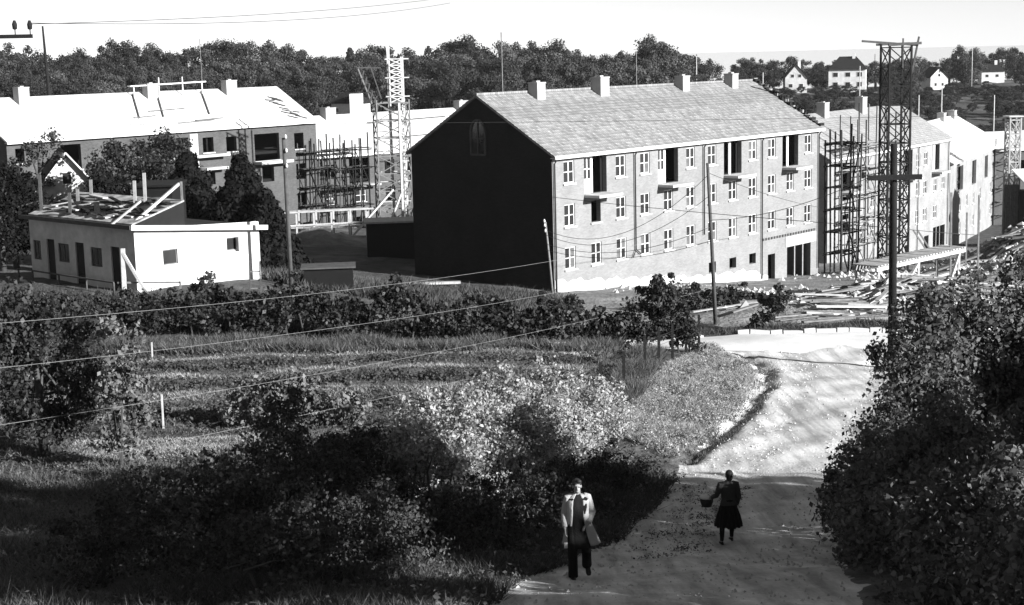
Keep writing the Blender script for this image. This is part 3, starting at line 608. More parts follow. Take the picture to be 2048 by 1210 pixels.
# ---- middle block, lower down behind the hoist
s2 = 1.06; Cc = [-14.346 * s2, 158.375 * s2, -9.549 * s2]; yC = .7344; WC, RC, DC = 12.36 * s2, 3.68 * s2, 11.0
hC = []
for b in ((-2.9, -.15, -3.0, -.45), (-2.3, -.75, -5.0, -3.6), (-6.3, -5.1, -2.2, -.9), (-6.3, -5.1, -5.0, -3.7), (2.0, 3.4, -2.4, -.9), (2.0, 3.4, -5.2, -3.7), (5.2, 8, -3, -.45), (-2.3, -.75, -7.9, -6.5), (-6.3, -5, -7.9, -6.5)): hC.append((b[0] * s2, b[1] * s2, DC + b[2] * s2, DC + b[3] * s2))
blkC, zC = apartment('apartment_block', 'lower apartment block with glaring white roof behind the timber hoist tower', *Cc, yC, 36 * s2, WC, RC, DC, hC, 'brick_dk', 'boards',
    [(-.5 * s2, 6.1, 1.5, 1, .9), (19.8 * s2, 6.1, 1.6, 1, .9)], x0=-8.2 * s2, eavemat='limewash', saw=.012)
window(blkC, -1.53 * s2, DC - 4.3 * s2, 1.5, 1.45); window(blkC, -5.7 * s2, DC - 4.35 * s2, 1.2, 1.35)
MB().box(-3.4 * s2, .4, -1.2, .2, DC - 3.35 * s2, DC - 3.15 * s2).build('balcony_slab', MT['concrete'], blkC)
for t in (.3, .74): MB().beam(roofpt(4, t, WC, DC, RC), roofpt(17, t - .04, WC, DC, RC), .2, .07).build('roof_batten', MT['wood_dk'], blkC)

# ---- block beyond the main one
B2 = [26.468, 138.014, -10.317]; y2 = .599; D2 = 13.2; h2 = []
for b in ((26.9, 29.4, -3.25, -.5), (35.7, 38.1, -3.25, -.45), (36.4, 40.4, -12.6, -9.65), (33.5, 35.0, -12.2, -10.3), (27.5, 28.8, -12.2, -10.6), (9.6, 11.9, -4.3, -1.1), (14.5, 15.7, -2.5, -1.1), (20, 21.2, -2.5, -1.1), (9.8, 11.6, -7.2, -5.6)): h2.append((b[0], b[1], D2 + b[2], D2 + b[3]))
w2 = [(x, z) for x in (31.2, 33.6, 24.2) for z in (-1.8, -4.9, -7.9)] + [(36.9, -4.9), (36.9, -7.9), (39.6, -4.9), (18, -4.9), (18, -7.9), (14.8, -7.9), (21, -4.9), (28.2, -4.9), (28.2, -7.9)]
for x, z in w2: h2.append((x - .56, x + .56, D2 + z - .72, D2 + z + .72))
blk2, z2_ = apartment('apartment_block', 'pale apartment block behind the tall lattice hoist, scaffolded and half finished', *B2, y2, 35.4, 12.36, 3.68, D2, h2, 'brick_lt', 'tile2', [(18.4, 5.6, 1.2, .9, 1.1), (28.8, 5.6, 1.3, .9, 1.3)], floors=(2.8, 5.6, 8.6, 12), x0=6.3)
for x, z in w2: window(blk2, x, D2 + z, 1.12, 1.44, mat='trim')
MB().box(36.3, 37.0, .14, .24, D2 - 3.25, D2 - .45).build('door_post', MT['white'], blk2)
for x in (36.9, 28.2, 10.8): MB().box(x - 1.3, x + 1.5, -1.2, .3, D2 - 3.6, D2 - 3.4).build('balcony_slab', MT['concrete'], blk2)
for xx in (31.0, 40.9, 22.4): MB().tube([(xx, -.42, D2 - .15), (xx, -.12, D2 - .5), (xx, -.12, 1.2)], .05, 6).build('downpipe', MT['pipe'], blk2)
for xx in (37.6, 38.8): MB().beam((xx, .1, .5), (xx, .1, 3.6), .12).build('prop_post', MT['wood'], blk2)

# ---- next block down the street
B3 = [51.291, 176.732, -13.474]; y3 = .4587; D3 = 12.2; h3 = []
for b in ((5.3, 8.6, -3.8, -.85), (15.0, 18.0, -3.85, -.85), (24.6, 27.1, -3.8, -.9), (32.8, 35.6, -4.1, -.9)): h3.append((b[0], b[1], D3 + b[2], D3 + b[3]))
w3 = [(x, z) for x in (11.5, 21.5, 29.8) for z in (-5.4, -8.3)] + [(7, -5.6), (16.5, -5.6), (7, -8.4), (16.5, -8.4)]
for x, z in w3: h3.append((x - .6, x + .6, D3 + z - .7, D3 + z + .7))
blk3, z3_ = apartment('apartment_block', 'whitish apartment block with narrow dark openings under a bright roof', *B3, y3, 38.0, 12.36, 3.68, D3, h3, 'brick_lt', 'boards', [(26.5, 6.0, 1.8, .9, .9), (34.2, 6.0, 1.8, .9, .9)], saw=.012, eavemat='limewash')
for x, z in w3: window(blk3, x, D3 + z, 1.2, 1.4)
ridge_roll(blk3, 38, 12.36, D3, 3.68, 'limewash')
# bright low roof at the far right
P4 = atY(1992, 300, 205)
blk4, z4_ = apartment('apartment_block', 'low building with bright roof beside the slender plank tower at the end of the street', P4.x, P4.y, P4.z - ZC, 1.35, 30, 11, 2.0, 10.5, [(3, 5, 7, 9), (8, 10, 7, 9), (13, 15, 6, 9), (4, 6, 3, 5)], 'brick_dk', 'boards', [], saw=.012, eavemat='limewash')
# ================================================================== NEAR VEGETATION
def polyline(pts, step):
    pts = np.array(pts, float); L = np.concatenate([[0], np.cumsum(np.hypot(*np.diff(pts[:, :2], axis=0).T))])
    s = np.arange(0, L[-1] + .01, step); return np.stack([np.interp(s, L, pts[:, i]) for i in range(pts.shape[1])], -1)
def hedge(name, pts, label, cat, mat, lsize, per, dens, rad, seed, stems=True, lean=0.0, floor=.1):
    """pts: (x, y, half width, height); leaf clumps fill a rounded cross-section standing on the ground"""
    rng = np.random.default_rng(seed); P = polyline(pts, .5); cs = []
    for x, y, hw, h in P:
        for _ in range(max(1, int(dens * hw * h * .5))):
            a = rng.uniform(0, math.pi); q = rng.uniform(.25, 1) ** .5; hh = h * (1 + .22 * math.sin(x * 1.7 + y * 1.1 + seed) + .12 * math.sin(y * 3.3))
            ox, oz = math.cos(a) * q * hw, floor * h + math.sin(a) * q * hh * (1 - floor)
            px, py = x + ox + np.clip(rng.normal(), -1.5, 1.5) * .13, y + rng.uniform(-.35, .35); cs.append((px, py, oz))
    ns = len(cs) // 5; k_ = rng.integers(0, len(cs), ns); cs = np.array(cs); sp_r = cs[k_].copy()   # thin sprays standing out of the outline
    sp_r[:, 2] += rng.uniform(.15, .55, ns) * rad / .4; sp_r[:, 0] += rng.normal(0, .12, ns) * rad / .4; cs = np.concatenate([cs, sp_r]); cs[:, 2] += Gv(cs[:, 0], cs[:, 1]); o = Vector((float(P[len(P) // 2][0]), float(P[len(P) // 2][1]), 0)); o.z = G(o.x, o.y)
    root = empty(name, o); rv = rad * rng.uniform(.55, 1.4, len(cs)); rv[-ns:] *= .5; pts3, dn = in_balls(cs, rv, per, rng)
    V, Fc = leaves(pts3 - np.array(o), lsize, .66, rng, dn, 1.1); link('foliage', npmesh('foliage', V, Fc, MT[mat]), root)
    if stems:
        r2 = random.Random(seed)
        for x, y, hw, h in P[::3]:
            for _ in range(2):
                bx, by = x + r2.uniform(-.5, .5) * hw, y + r2.uniform(-.4, .4); g = G(bx, by); MB().tube([(bx - o.x, by - o.y, g - .1 - o.z), (bx - o.x + r2.uniform(-.3, .3), by - o.y + r2.uniform(-.3, .3), g + h * .5 - o.z), (bx - o.x + r2.uniform(-.5, .5) * hw, by - o.y + r2.uniform(-.5, .5), g + h * .65 - o.z)], [.04, .028, .01], 5).build('stem', MT['bark'], root)
    return tag(root, label, cat)
def inpoly(x, y, poly):
    c = np.zeros(len(x), bool); n = len(poly)
    for i in range(n):
        (x1, y1), (x2, y2) = poly[i], poly[(i + 1) % n]
        k = ((y1 > y) != (y2 > y)) & (x < (x2 - x1) * (y - y1) / (y2 - y1 + 1e-12) + x1); c ^= k
    return c
def grass(name, poly, n, h, wd, mat, label, seed, patch=.5, bend=.35, dmin=0.0):
    rng = np.random.default_rng(seed); poly = [tuple(p) for p in poly]; a = np.array(poly); lo, hi = a.min(0), a.max(0); X = np.empty(0); Y = np.empty(0)
    while len(X) < n:
        x = rng.uniform(lo[0], hi[0], n * 2); y = rng.uniform(lo[1], hi[1], n * 2); k = inpoly(x, y, poly)
        d = .5 + .5 * (np.sin(x * .9 + 1.3 * seed) * np.sin(y * 1.1 + seed) + .5 * np.sin(x * 2.7 + y * 2.1 + seed))
        k &= rng.uniform(0, 1, len(x)) < (1 - patch) + patch * np.clip(d, 0, 1); k &= seg_dist(x, y, ROADC) > dmin
        X = np.concatenate([X, x[k]]); Y = np.concatenate([Y, y[k]])
    X, Y = X[:n], Y[:n]; Z = Gv(X, Y); d = .6 + .55 * np.sin(X * 1.3 + seed) * np.sin(Y * 1.7 + 2 * seed)
    hh = rng.uniform(h * .45, h * 1.2, n) * np.clip(d + .35, .45, 1.4); t = rng.uniform(0, 2 * math.pi, n); w_ = wd * rng.uniform(.6, 1.4, n)
    bx, by = np.cos(t) * w_ / 2, np.sin(t) * w_ / 2; lx, ly = rng.normal(0, bend, n) * hh, rng.normal(0, bend, n) * hh
    V = np.stack([np.stack([X - bx, Y - by, Z - .03], -1), np.stack([X + bx, Y + by, Z - .03], -1), np.stack([X + lx, Y + ly, Z + hh], -1)], 1).reshape(-1, 3)
    return tag(link(name, npmesh(name, V, np.arange(3 * n).reshape(-1, 3), MT[mat], 3)), label, kind='stuff')
def gp(*pix): return [tuple(onG(*p)[:2]) for p in pix]

# roadside hedge on the left of the gravel road
hedge('roadside_hedge', [(-6.6, 24.6, 1.4, 1.5), (-5.6, 26.6, 1.6, 1.9), (-4.4, 29, 1.6, 2.2), (-3.0, 32, 1.5, 2.4)], 'dense hedge on the left bank, deep shade painted into its dark leaves', 'hedge', 'leaf_shade', .075, 210, 9, .42, 21)  # dark leaves carry the shade on this near part of the hedge
hedge('lit_ivy_bank', [(-2.5, 33.2, 1.4, 2.4), (-.9, 37, 1.5, 2.5), (.7, 41, 1.3, 2.2), (2.0, 44.5, 1.2, 1.9), (2.6, 46.5, .9, 1.4)], 'leafy hedge beside the bend of the gravel road, sunlight painted into its pale leaves', 'hedge', 'leaf_ivy_lit', .085, 200, 9, .42, 34)  # paler leaves carry the sunlit patch of the same hedge
hedge('bank_scrub', [(-4.6, 22.5, 1.5, 1.0), (-3.4, 25, 1.5, 1.2), (-1.6, 29, 1.3, 1.1), (.2, 33.5, 1.1, 1.0), (2.2, 38, .9, .9), (3.4, 40.5, .6, .6)], 'low scrub on the bank between hedge and gravel road, shade painted into its dark leaves', 'scrub', 'leaf_shade', .075, 150, 9, .38, 22)  # shade painted in with the same dark leaves
# right side
hedge('roadside_thicket', [(7.0, 16.5, 1.7, 1.2), (7.2, 20, 2.0, 1.3), (7.5, 23.6, 2.1, 2.1), (7.9, 28, 2.0, 2.4), (8.6, 31.2, 1.8, 2.3)], 'dark leafy thicket crowding the right edge of the gravel road', 'thicket', 'leaf_near', .095, 160, 9, .46, 23)
hedge('tall_shrub', [(8.2, 30.2, .8, 3.8), (8.4, 31.2, 1.0, 4.9), (9.0, 31.8, 1.2, 5.3), (10.2, 32, 1.6, 5.2), (12.6, 32.4, 1.8, 4.1)], 'tall leafy shrub with sunlit leaf tips above the roadside thicket', 'shrub', 'leaf_near', .1, 150, 15, .48, 24, floor=.05)
# trees standing higher up the slope whose shade falls over the road
SH = []
for k in range(2):
    c, cs = crown(2.3, 2.3, 4.6, .25, 62, 170, .8, .26, 300 + k, mat='leaf_near'); SH.append((c, trunk_mesh(4.2, .14, cs, 40 + k)))
for k, (x, y, top, wd, lab) in enumerate([(22.2, 25.3, -1.5, 1.2, 'leafy tree up the slope right of the road, behind the thicket'), (17.3, 19.0, 2.2, 1.15, 'broad leafy tree up the slope right of the gravel road'), (16.2, 15.2, -2.8, 1.1, 'added low round shrub, out of view, shading the road below the sun gap')]):  # third entry: unseen shrub added to bound the sun gap from below
    g = G(x, y); h = top + ZC - g
    plant_tree('broadleaf_tree', (x, y, g), *SH[k % 2], (wd, wd, h / 5.0), k * 1.3, lab, 'tree')
c, cs = crown(2.2, 2.2, 3.4, 6.5, 60, 150, .7, .26, 303, mat='leaf_near')  # unseen tree, crown raised so sunlight passes below it onto the walker
plant_tree('broadleaf_tree', (17.0, 16.1, G(17.0, 16.1)), c, trunk_mesh(8.4, .12, cs, 44), (1, 1, 1), 0, 'high-crowned tree out of view right of the road, crown raised to leave a sun gap', 'tree')
c, cs = crown(3.1, 3.1, 7.4, 3.4, 95, 170, .95, .26, 304, mat='leaf_near')
plant_tree('broadleaf_tree', (15.0, 11.5, G(15.0, 11.5)), c, trunk_mesh(9.0, .17, cs, 45), (1, 1, 1), 0, 'wide leafy tree with a bare lower trunk near the top of the gravel road', 'tree')
c, cs = crown(2.8, 2.8, 3.2, .5, 34, 70, .7, .24, 305, mat='leaf_near')  # unseen shrub added to break the sun under the wide tree into dapples
plant_tree('added_dapple_shrub', (15.1, 11.2, G(15.1, 11.2)), c, trunk_mesh(3.0, .06, cs, 46), (1, 1, 1), 0, 'added thin open shrub, out of view, dappling the sunlight on the road', 'shrub')
hedge('added_shade_shrub', [(16.1, 16.7, .45, 5.4), (16.7, 17.2, .5, 5.6)], 'added slim column-like shrub, out of view, narrowing the sun gap between the trees', 'shrub', 'leaf_near', .2, 120, 30, .4, 33)  # unseen shrub added to narrow the sun gap beside the walker
# left tree
c, cs = crown(2.6, 2.4, 4.4, .5, 90, 240, .58, .13, 330, mat='leaf_mid')
plant_tree('garden_tree', (-13.4, 42, G(-13.4, 42)), c, trunk_mesh(3.6, .13, cs, 50), (.92, .9, 1.0), 0, 'spreading leafy tree at the left edge of the field', 'tree')
hedge('slender_shrub', [(-10.7, 40.0, .45, 3.3), (-10.3, 40.4, .4, 3.0)], 'slender upright shrub with sunlit leaves beside the garden tree', 'shrub', 'leaf_hedge', .13, 90, 40, .3, 26)
hedge('field_bush', [(-7.9, 46, 1.0, 1.3), (-6.6, 45.6, 1.3, 1.8), (-5.3, 45, 1.1, 1.3)], 'round bush standing alone in the field', 'bush', 'leaf_hedge', .13, 100, 14, .36, 27)
hedge('low_bush', [(-9.3, 37.2, .7, .8), (-7.3, 37, .9, .9), (-5.3, 37.4, .8, 1.0)], 'low sunlit bushes behind the roadside hedge by the field path', 'bush', 'leaf_hedge', .12, 90, 16, .3, 28)
# hedge behind the field
hedge('field_hedge', [(-25, 63, .9, 1.4), (-18, 63, .9, 1.5), (-12, 63, 1.0, 2.0), (-6, 63, 1.1, 2.0), (0, 62.8, 1.1, 1.9), (5.2, 62.6, 1.0, 1.9)], 'long dark hedge closing off the far side of the field', 'hedge', 'leaf_mid', .17, 90, 8, .45, 29)
hedge('corner_tree', [(5.6, 62.6, .7, 2.6), (6.4, 62.4, .8, 3.7), (7.1, 62.2, .6, 2.0)], 'bushy dark tree at the street end of the field hedge', 'tree', 'leaf_mid', .15, 130, 14, .42, 30)
hedge('street_bush', [(12.2, 73.6, .6, 1.3), (12.9, 73.8, .7, 2.1), (13.6, 73.6, .6, 1.1)], 'small dark bush behind the kerb stones', 'bush', 'leaf_mid', .18, 90, 14, .4, 31)
hedge('rubble_bush', [(9.2, 85, .8, 1.2), (10.4, 85, .9, 1.7), (11.8, 85.3, .8, 1.3), (13.6, 86, 1.0, 1.1)], 'dark weedy bushes at the foot of the brick facade', 'bush', 'leaf_mid', .2, 80, 12, .42, 32)
# trees round the shed
def mid_tree(name, px, top, Y, rx, label, mat='leaf_mid', shape='round', ncl=48, per=120, rad=.8, ls=.24, seed=1, zb=.12):
    P = atY(px, top, Y); g = G(P.x, Y); h = P.z - g; c, cs = crown(rx, rx, h * (1 - zb), h * zb, ncl, per, rad, ls, seed, mat=mat, shape=shape)
    return plant_tree(name, (P.x, Y, g), c, trunk_mesh(h * .85, .11 + .01 * h, cs, seed), (1, 1, 1), 0, label, 'tree')
mid_tree('cypress_tree', 480, 322, 92, 3.5, 'black cone-shaped conifer behind the white shed end', 'leaf_dk', 'cone', 260, 170, .95, .3, 61, .0)
mid_tree('cypress_tree', 375, 312, 97, 3.2, 'dark conifer beside the tar paper hut', 'leaf_dk', 'cone', 220, 170, .95, .3, 62, .0)
mid_tree('cypress_tree', 528, 385, 90, 2.3, 'small dark conifer at the right foot of the cone-shaped conifer', 'leaf_dk', 'cone', 140, 160, .85, .28, 63, .0)
mid_tree('birch_tree', 72, 252, 104, 1.9, 'thin airy tree rising before the bare roof boards', 'leaf_mid', 'round', 30, 80, .6, .2, 64, .2)
mid_tree('garden_tree', 252, 276, 100, 2.3, 'loose leafy tree to the right of the little gabled house', 'leaf_mid', 'round', 90, 130, .8, .22, 65)
mid_tree('garden_tree', 305, 262, 103, 3.1, 'leafy tree before the scaffolded front of the long block', 'leaf_mid', 'round', 100, 130, .85, .22, 66)
mid_tree('garden_tree', 18, 340, 96, 1.7, 'dark tree left of the little gabled house', 'leaf_dk', 'round', 80, 130, .8, .24, 67)
mid_tree('garden_tree', 207, 352, 97, 1.2, 'dark bushy tree touching the right verge of the gabled house', 'leaf_dk', 'round', 80, 130, .8, .24, 68)
mid_tree('garden_tree', -10, 330, 90, 2.4, 'dark tree at the far left end of the long shed', 'leaf_dk', 'round', 50, 110, .8, .24, 69)
# grass and weeds
def weeds(name, poly, n, lsize, hmax, mat, label, seed, clump=.5, dmin=0.0):
    """broad leaves in tufts close to the ground"""
    rng = np.random.default_rng(seed); poly = [tuple(p) for p in poly]; a = np.array(poly); lo, hi = a.min(0), a.max(0); k = n // 40; X = np.empty(0); Y = np.empty(0)
    while len(X) < k:
        x = rng.uniform(lo[0], hi[0], k * 3); y = rng.uniform(lo[1], hi[1], k * 3); q = inpoly(x, y, poly) & (seg_dist(x, y, ROADC) > dmin); X = np.concatenate([X, x[q]]); Y = np.concatenate([Y, y[q]])
    X, Y = X[:k], Y[:k]; hh = hmax * rng.uniform(.15, 1, k) ** 1.5; C = np.stack([X, Y, Gv(X, Y) + hh * .5], -1); d = rng.normal(size=(k * 40, 3)); d /= np.linalg.norm(d, axis=1)[:, None]
    i = np.repeat(np.arange(k), 40); P = C[i] + d * (rng.uniform(0, 1, k * 40) ** .5)[:, None] * np.stack([np.full(k, clump), np.full(k, clump), hh * .6 + .05], -1)[i]; dn = d * np.array([.5, .5, .3]) + np.array([0, 0, .8])
    V, Fc = leaves(P, lsize, .6, rng, dn, .9); return tag(link(name, npmesh(name, V, Fc, MT[mat])), label, kind='stuff')
FIELD = [(-27, 41), (-14, 37.5), (-7, 39), (-1, 44), (2, 48), (4.3, 55), (4.8, 61), (-26, 61)]
grass('field_grass', FIELD, 90000, .13, .05, 'grass', 'mown grass and stubble of the field', 71, .55, .9)
for k, (ya, yb, xa, xb, nn) in enumerate(((41.5, 44.2, -13, -7.5, 12000), (47.3, 48.6, -22, -6, 9000), (50.6, 51.6, -22, 1, 10000), (54, 54.9, -22, 2.5, 10000), (57.2, 58.0, -23, 4, 10000))):
    grass('dry_swath', [(xa, ya), (xb, ya + .3), (xb, yb + .3), (xa, yb)], nn, .12, .05, 'grass_lt', ['pale dry patch of stubble near the garden tree', 'pale mown swath across the near field', 'pale mown swath across the middle of the field', 'pale swath beyond the middle of the field', 'pale swath below the field hedge'][k], 90 + k, .4, 1.0)
weeds('field_weeds', FIELD, 30000, .1, .22, 'grass', 'low broad-leaved weeds in the field', 91, .35)
weeds('dark_crop_rows', [(-22, 45), (-8, 45.4), (-3, 46), (1, 49), (1.5, 50), (-22, 49.8)], 16000, .12, .3, 'grass_dk', 'dark leafy crop rows in the field', 92, .35)
grass('tall_field_grass', [(-13, 58.6), (4, 58.4), (4.4, 61.2), (-24, 61.6), (-24, 60.5)], 26000, .38, .06, 'grass', 'tall dry grass along the field hedge', 72, .5, .6)
weeds('crop_rows', [(-22, 52.2), (2, 52.4), (2.4, 53.6), (-22, 53.4)], 12000, .13, .32, 'grass_dk', 'dark leafy planted row in the middle of the field', 100, .3)
weeds('crop_rows', [(-22, 55.6), (3, 55.8), (3.2, 56.7), (-22, 56.5)], 10000, .13, .32, 'grass_dk', 'dark leafy planted row near the far side of the field', 101, .3)
vp = gp((1150, 815), (1200, 800), (1260, 770), (1330, 735), (1420, 690), (1465, 715), (1512, 745), (1490, 800), (1400, 880), (1345, 918), (1260, 880))
grass('verge_grass', vp, 40000, .16, .035, 'grass_lt', 'sunlit rough grass on the road verge', 73, .5, 1.0)
weeds('verge_weeds', vp, 60000, .06, .2, 'grass_lt', 'pale tufted weeds on the sunlit verge', 93, .28)
weeds('verge_dark_weeds', vp, 12000, .07, .25, 'grass_dk', 'darker tufts of weed on the sunlit verge', 94, .22)
grass('bank_grass', [(-9, 18), (-1.2, 18), (0.2, 25), (1.6, 30), (3.2, 35), (4.4, 39.8), (3.2, 42), (1.4, 40), (-1.5, 33), (-5, 26)], 50000, .25, .03, 'grass_dk', 'dark grass on the bank beside the road', 74, .2, .7, 2.3)
weeds('bank_weeds', [(-9, 18), (-1.2, 18), (0.2, 25), (1.6, 30), (3.2, 35), (4.4, 39.8), (3.2, 42), (1.4, 40), (-1.5, 33), (-5, 26)], 40000, .09, .3, 'leaf_near', 'leafy weeds on the shaded bank beside the road', 95, .3, 2.4)
grass('slope_grass', [(-18, 18), (-8.4, 18), (-7.2, 25), (-5.2, 31), (-3, 36), (-6, 39.5), (-12, 38.5), (-22, 41)], 60000, .2, .035, 'grass', 'sunlit meadow grass on the near slope', 75, .5, .8)
weeds('slope_weeds', [(-18, 18), (-8.4, 18), (-7.2, 25), (-5.2, 31), (-3, 36), (-6, 39.5), (-12, 38.5), (-22, 41)], 40000, .07, .25, 'grass', 'broad-leaved weeds on the near slope', 96, .35)
grass('weed_strip', [(-30, 63.5), (-8, 64), (1, 64), (1, 67), (-8, 70.5), (-30, 69)], 40000, .7, .07, 'grass_dk', 'tall weeds growing before the shed', 76, .3, .35)
weeds('tall_weeds', [(-30, 64.5), (-8, 65), (-8, 70.5), (-30, 69)], 20000, .16, .9, 'leaf_mid', 'tall leafy weeds before the shed', 97, .35)
grass('fence_weeds', [(2.4, 47), (4.4, 51), (5.4, 56), (6.2, 61), (5.2, 61), (4.0, 55), (2.9, 50), (1.6, 47)], 16000, .4, .05, 'grass', 'weeds along the fence above the verge', 77, .3, .4)
grass('right_bank_grass', [(5.0, 16), (16, 16), (17, 40), (20, 62), (16.5, 62), (13.8, 50), (9.6, 39), (6.8, 30)], 40000, .25, .04, 'grass_dk', 'dark grass under the thicket', 78, .3, .6, 2.2)
weeds('right_bank_weeds', [(4.6, 18), (10, 18), (12, 36), (9.6, 38), (7.0, 30)], 24000, .09, .3, 'leaf_near', 'leafy weeds at the foot of the thicket', 98, .3, 1.9)
grass('street_weeds', [(4, 71.6), (26, 71.3), (26, 74.4), (4, 75)], 16000, .25, .06, 'grass_dk', 'weeds behind the kerb stones', 79, .8, .6)
grass('site_weeds', [(-11, 76), (2, 76), (4, 84), (2, 94), (-14, 96), (-20, 84)], 30000, .5, .1, 'grass_dk', 'weeds and tall grass before the shaded gable', 80, .5, .5)
grass('ditch_weeds', [(10.2, 63.2), (10.6, 60), (9.8, 55), (8.0, 49.3), (6.3, 44.8), (5.2, 41.8), (4.7, 42.2), (5.7, 45.2), (7.2, 49.8), (8.9, 55.2), (9.8, 60), (9.5, 63)], 3500, .16, .03, 'grass_dk', 'dark weeds in the roadside ditch', 81, .5, .7)
weeds('road_edge_weeds', [(2.0, 28), (3.6, 28.5), (6.2, 38), (4.6, 39.6)], 5000, .05, .1, 'grass', 'small weeds growing on the shaded road', 99, .25)
# loose stones on the road
rng = np.random.default_rng(5); n = 9000; X = rng.uniform(-.5, 16, n); Y = rng.uniform(20, 66, n); k = seg_dist(X, Y, ROADC) < 3.0; X, Y = X[k], Y[k]; m = MB()
for x_, y_, z_ in zip(X, Y, Gv(X, Y) + .045):
    r_ = random.uniform(.012, .04) if random.random() < .95 else random.uniform(.04, .07); a = random.uniform(0, 6.3)
    pts = [(x_ + r_ * math.cos(a + j * 2.1), y_ + r_ * math.sin(a + j * 2.1), z_ - .01) for j in range(3)] + [(x_, y_, z_ + r_ * .7)]
    m.add(pts, [(0, 1, 3), (1, 2, 3), (2, 0, 3)])
tag(m.build('road_gravel', MT['stone']), 'loose stones scattered over the gravel road', kind='stuff')
# ================================================================== SITE: shed, huts, scaffolds, hoists, poles, timber
def facing(root_yaw): return math.pi / 2 - root_yaw
def stick(parent, name, p, q, w_=.1, h=None, mat='wood'): return MB().beam(p, q, w_, h).build(name, MT[mat], parent)

# ---- long shed with a white end
P0 = Vector((-17.9, 72, 0)); gz = G(-17.9, 72) - .5; yS = .75
shed = tag(empty('shed', (P0.x, P0.y, gz), math.pi / 2 - yS), 'long low shed with a whitewashed end wall and dark doors', 'shed')
zt, WS, LS = ZC - 7.68 - gz, 7.4, 9.6      # local x along the white end, local y back along the dark side
m = MB(); wall_holes(m, 0, WS, 0, zt - .35, [(1.55, 2.4, zt - 1.95, zt - 1.2), (5.35, 6.1, zt - 1.65, zt - 1.0)], .2); 
m.quad((0, 0, zt - .35), (WS, 0, zt - .35), (WS, 0, zt - .72 + .35), (0, 0, zt)) ; m.build('wall', MT['limewash'], shed)
sd = MB(); hs = [(1.35, 2.1, .45, 2.65), (4.5, 5.3, .45, 2.65), (7.25, 8.0, .45, 2.65), (2.9, 3.9, 1.55, 2.5), (5.9, 6.9, 1.55, 2.5), (8.6, 9.3, 1.5, 2.5)]
t_ = MB(); wall_holes(t_, 0, LS, 0, zt, hs, .2)
sd.add([(y_, x_, z_) for x_, y_, z_ in t_.v], [f[::-1] for f in t_.f]); sd.build('wall', MT['shedside'], shed)
MB().quad((WS, 0, 0), (WS, LS, 0), (WS, LS, zt - .72), (WS, 0, zt - .72)).build('wall', MT['shedside'], shed)
MB().quad((WS, LS, 0), (0, LS, 0), (0, LS, zt), (WS, LS, zt - .72)).build('wall', MT['shedside'], shed)
for a, b, c_, d in hs[:3]:
    dr = MB().box(.06, .1, a + .03, b - .03, c_ + .02, d - .02).build('door', MT['tar'], shed); MB().box(.03, .058, b - .16, b - .1, (c_ + d) / 2 - .06, (c_ + d) / 2 + .06).build('handle', MT['pipe'], dr)
for a, b, c_, d in hs[3:]:
    f = MB(); f.box(.05, .1, a, a + .07, c_, d); f.box(.05, .1, b - .07, b, c_, d); f.box(.05, .1, a + .07, b - .07, c_, c_ + .07); f.box(.05, .1, a + .07, b - .07, d - .07, d); f.box(.052, .098, (a + b) / 2 - .03, (a + b) / 2 + .03, c_ + .07, d - .07)
    wo_ = f.build('window', MT['wood_dk'], shed); MB().box(.07, .075, a + .07, b - .07, c_ + .07, d - .07).build('pane', MT['glass'], wo_)
for a, b, zc in ((1.55, 2.4, zt - 1.575), (5.35, 6.1, zt - 1.325)):
    f = MB(); hh = .375 if a < 3 else .325; f.box(a, a + .05, .08, .13, zc - hh, zc + hh); f.box(b - .05, b, .08, .13, zc - hh, zc + hh); f.box(a + .05, b - .05, .08, .13, zc - hh, zc - hh + .05); f.box(a + .05, b - .05, .08, .13, zc + hh - .05, zc + hh)
    wo_ = f.build('window', MT['wood_md'], shed); MB().box(a + .05, b - .05, .1, .105, zc - hh + .05, zc + hh - .05).build('pane', MT['glass'], wo_)
MB().box(5.9, 6.15, -.25, -.03, zt - 1.65, zt - 1.0).build('open_shutter', MT['wood'], shed)
r = MB(); r.add([(-.35, -.3, zt + .02), (WS + .3, -.3, zt - .74), (WS + .3, LS + .3, zt - .74), (-.35, LS + .3, zt + .02)] + [(-.35, -.3, zt + .17), (WS + .3, -.3, zt - .59), (WS + .3, LS + .3, zt - .59), (-.35, LS + .3, zt + .17)], BOXF); r.build('roof', MT['tar'], shed)
fr = MB(); fr.beam((-.36, -.34, zt + .09), (WS + .31, -.34, zt - .67), .06, .24); fr.build('fascia', MT['limewash'], shed)
MB().beam((-.39, -.3, zt + .09), (-.39, LS + .3, zt + .09), .05, .2).build('fascia', MT['wood_dk'], shed)
for z_, w2_ in ((.9, 0), (1.25, 0)): pass
rl = MB(); rl.beam((-.9, .6, 1.1), (-.9, LS - .2, 1.1), .07)
for y_ in (.6, 3, 5.5, 8, LS - .2): rl.beam((-.9, y_, .2), (-.9, y_, 1.1), .07)
rl.build('handrail', MT['wood_dk'], shed)
bn = MB(); bn.box(-1.6, -.02, .3, LS, -.3, .42); bn.build('doorstep', MT['shedside'], shed)
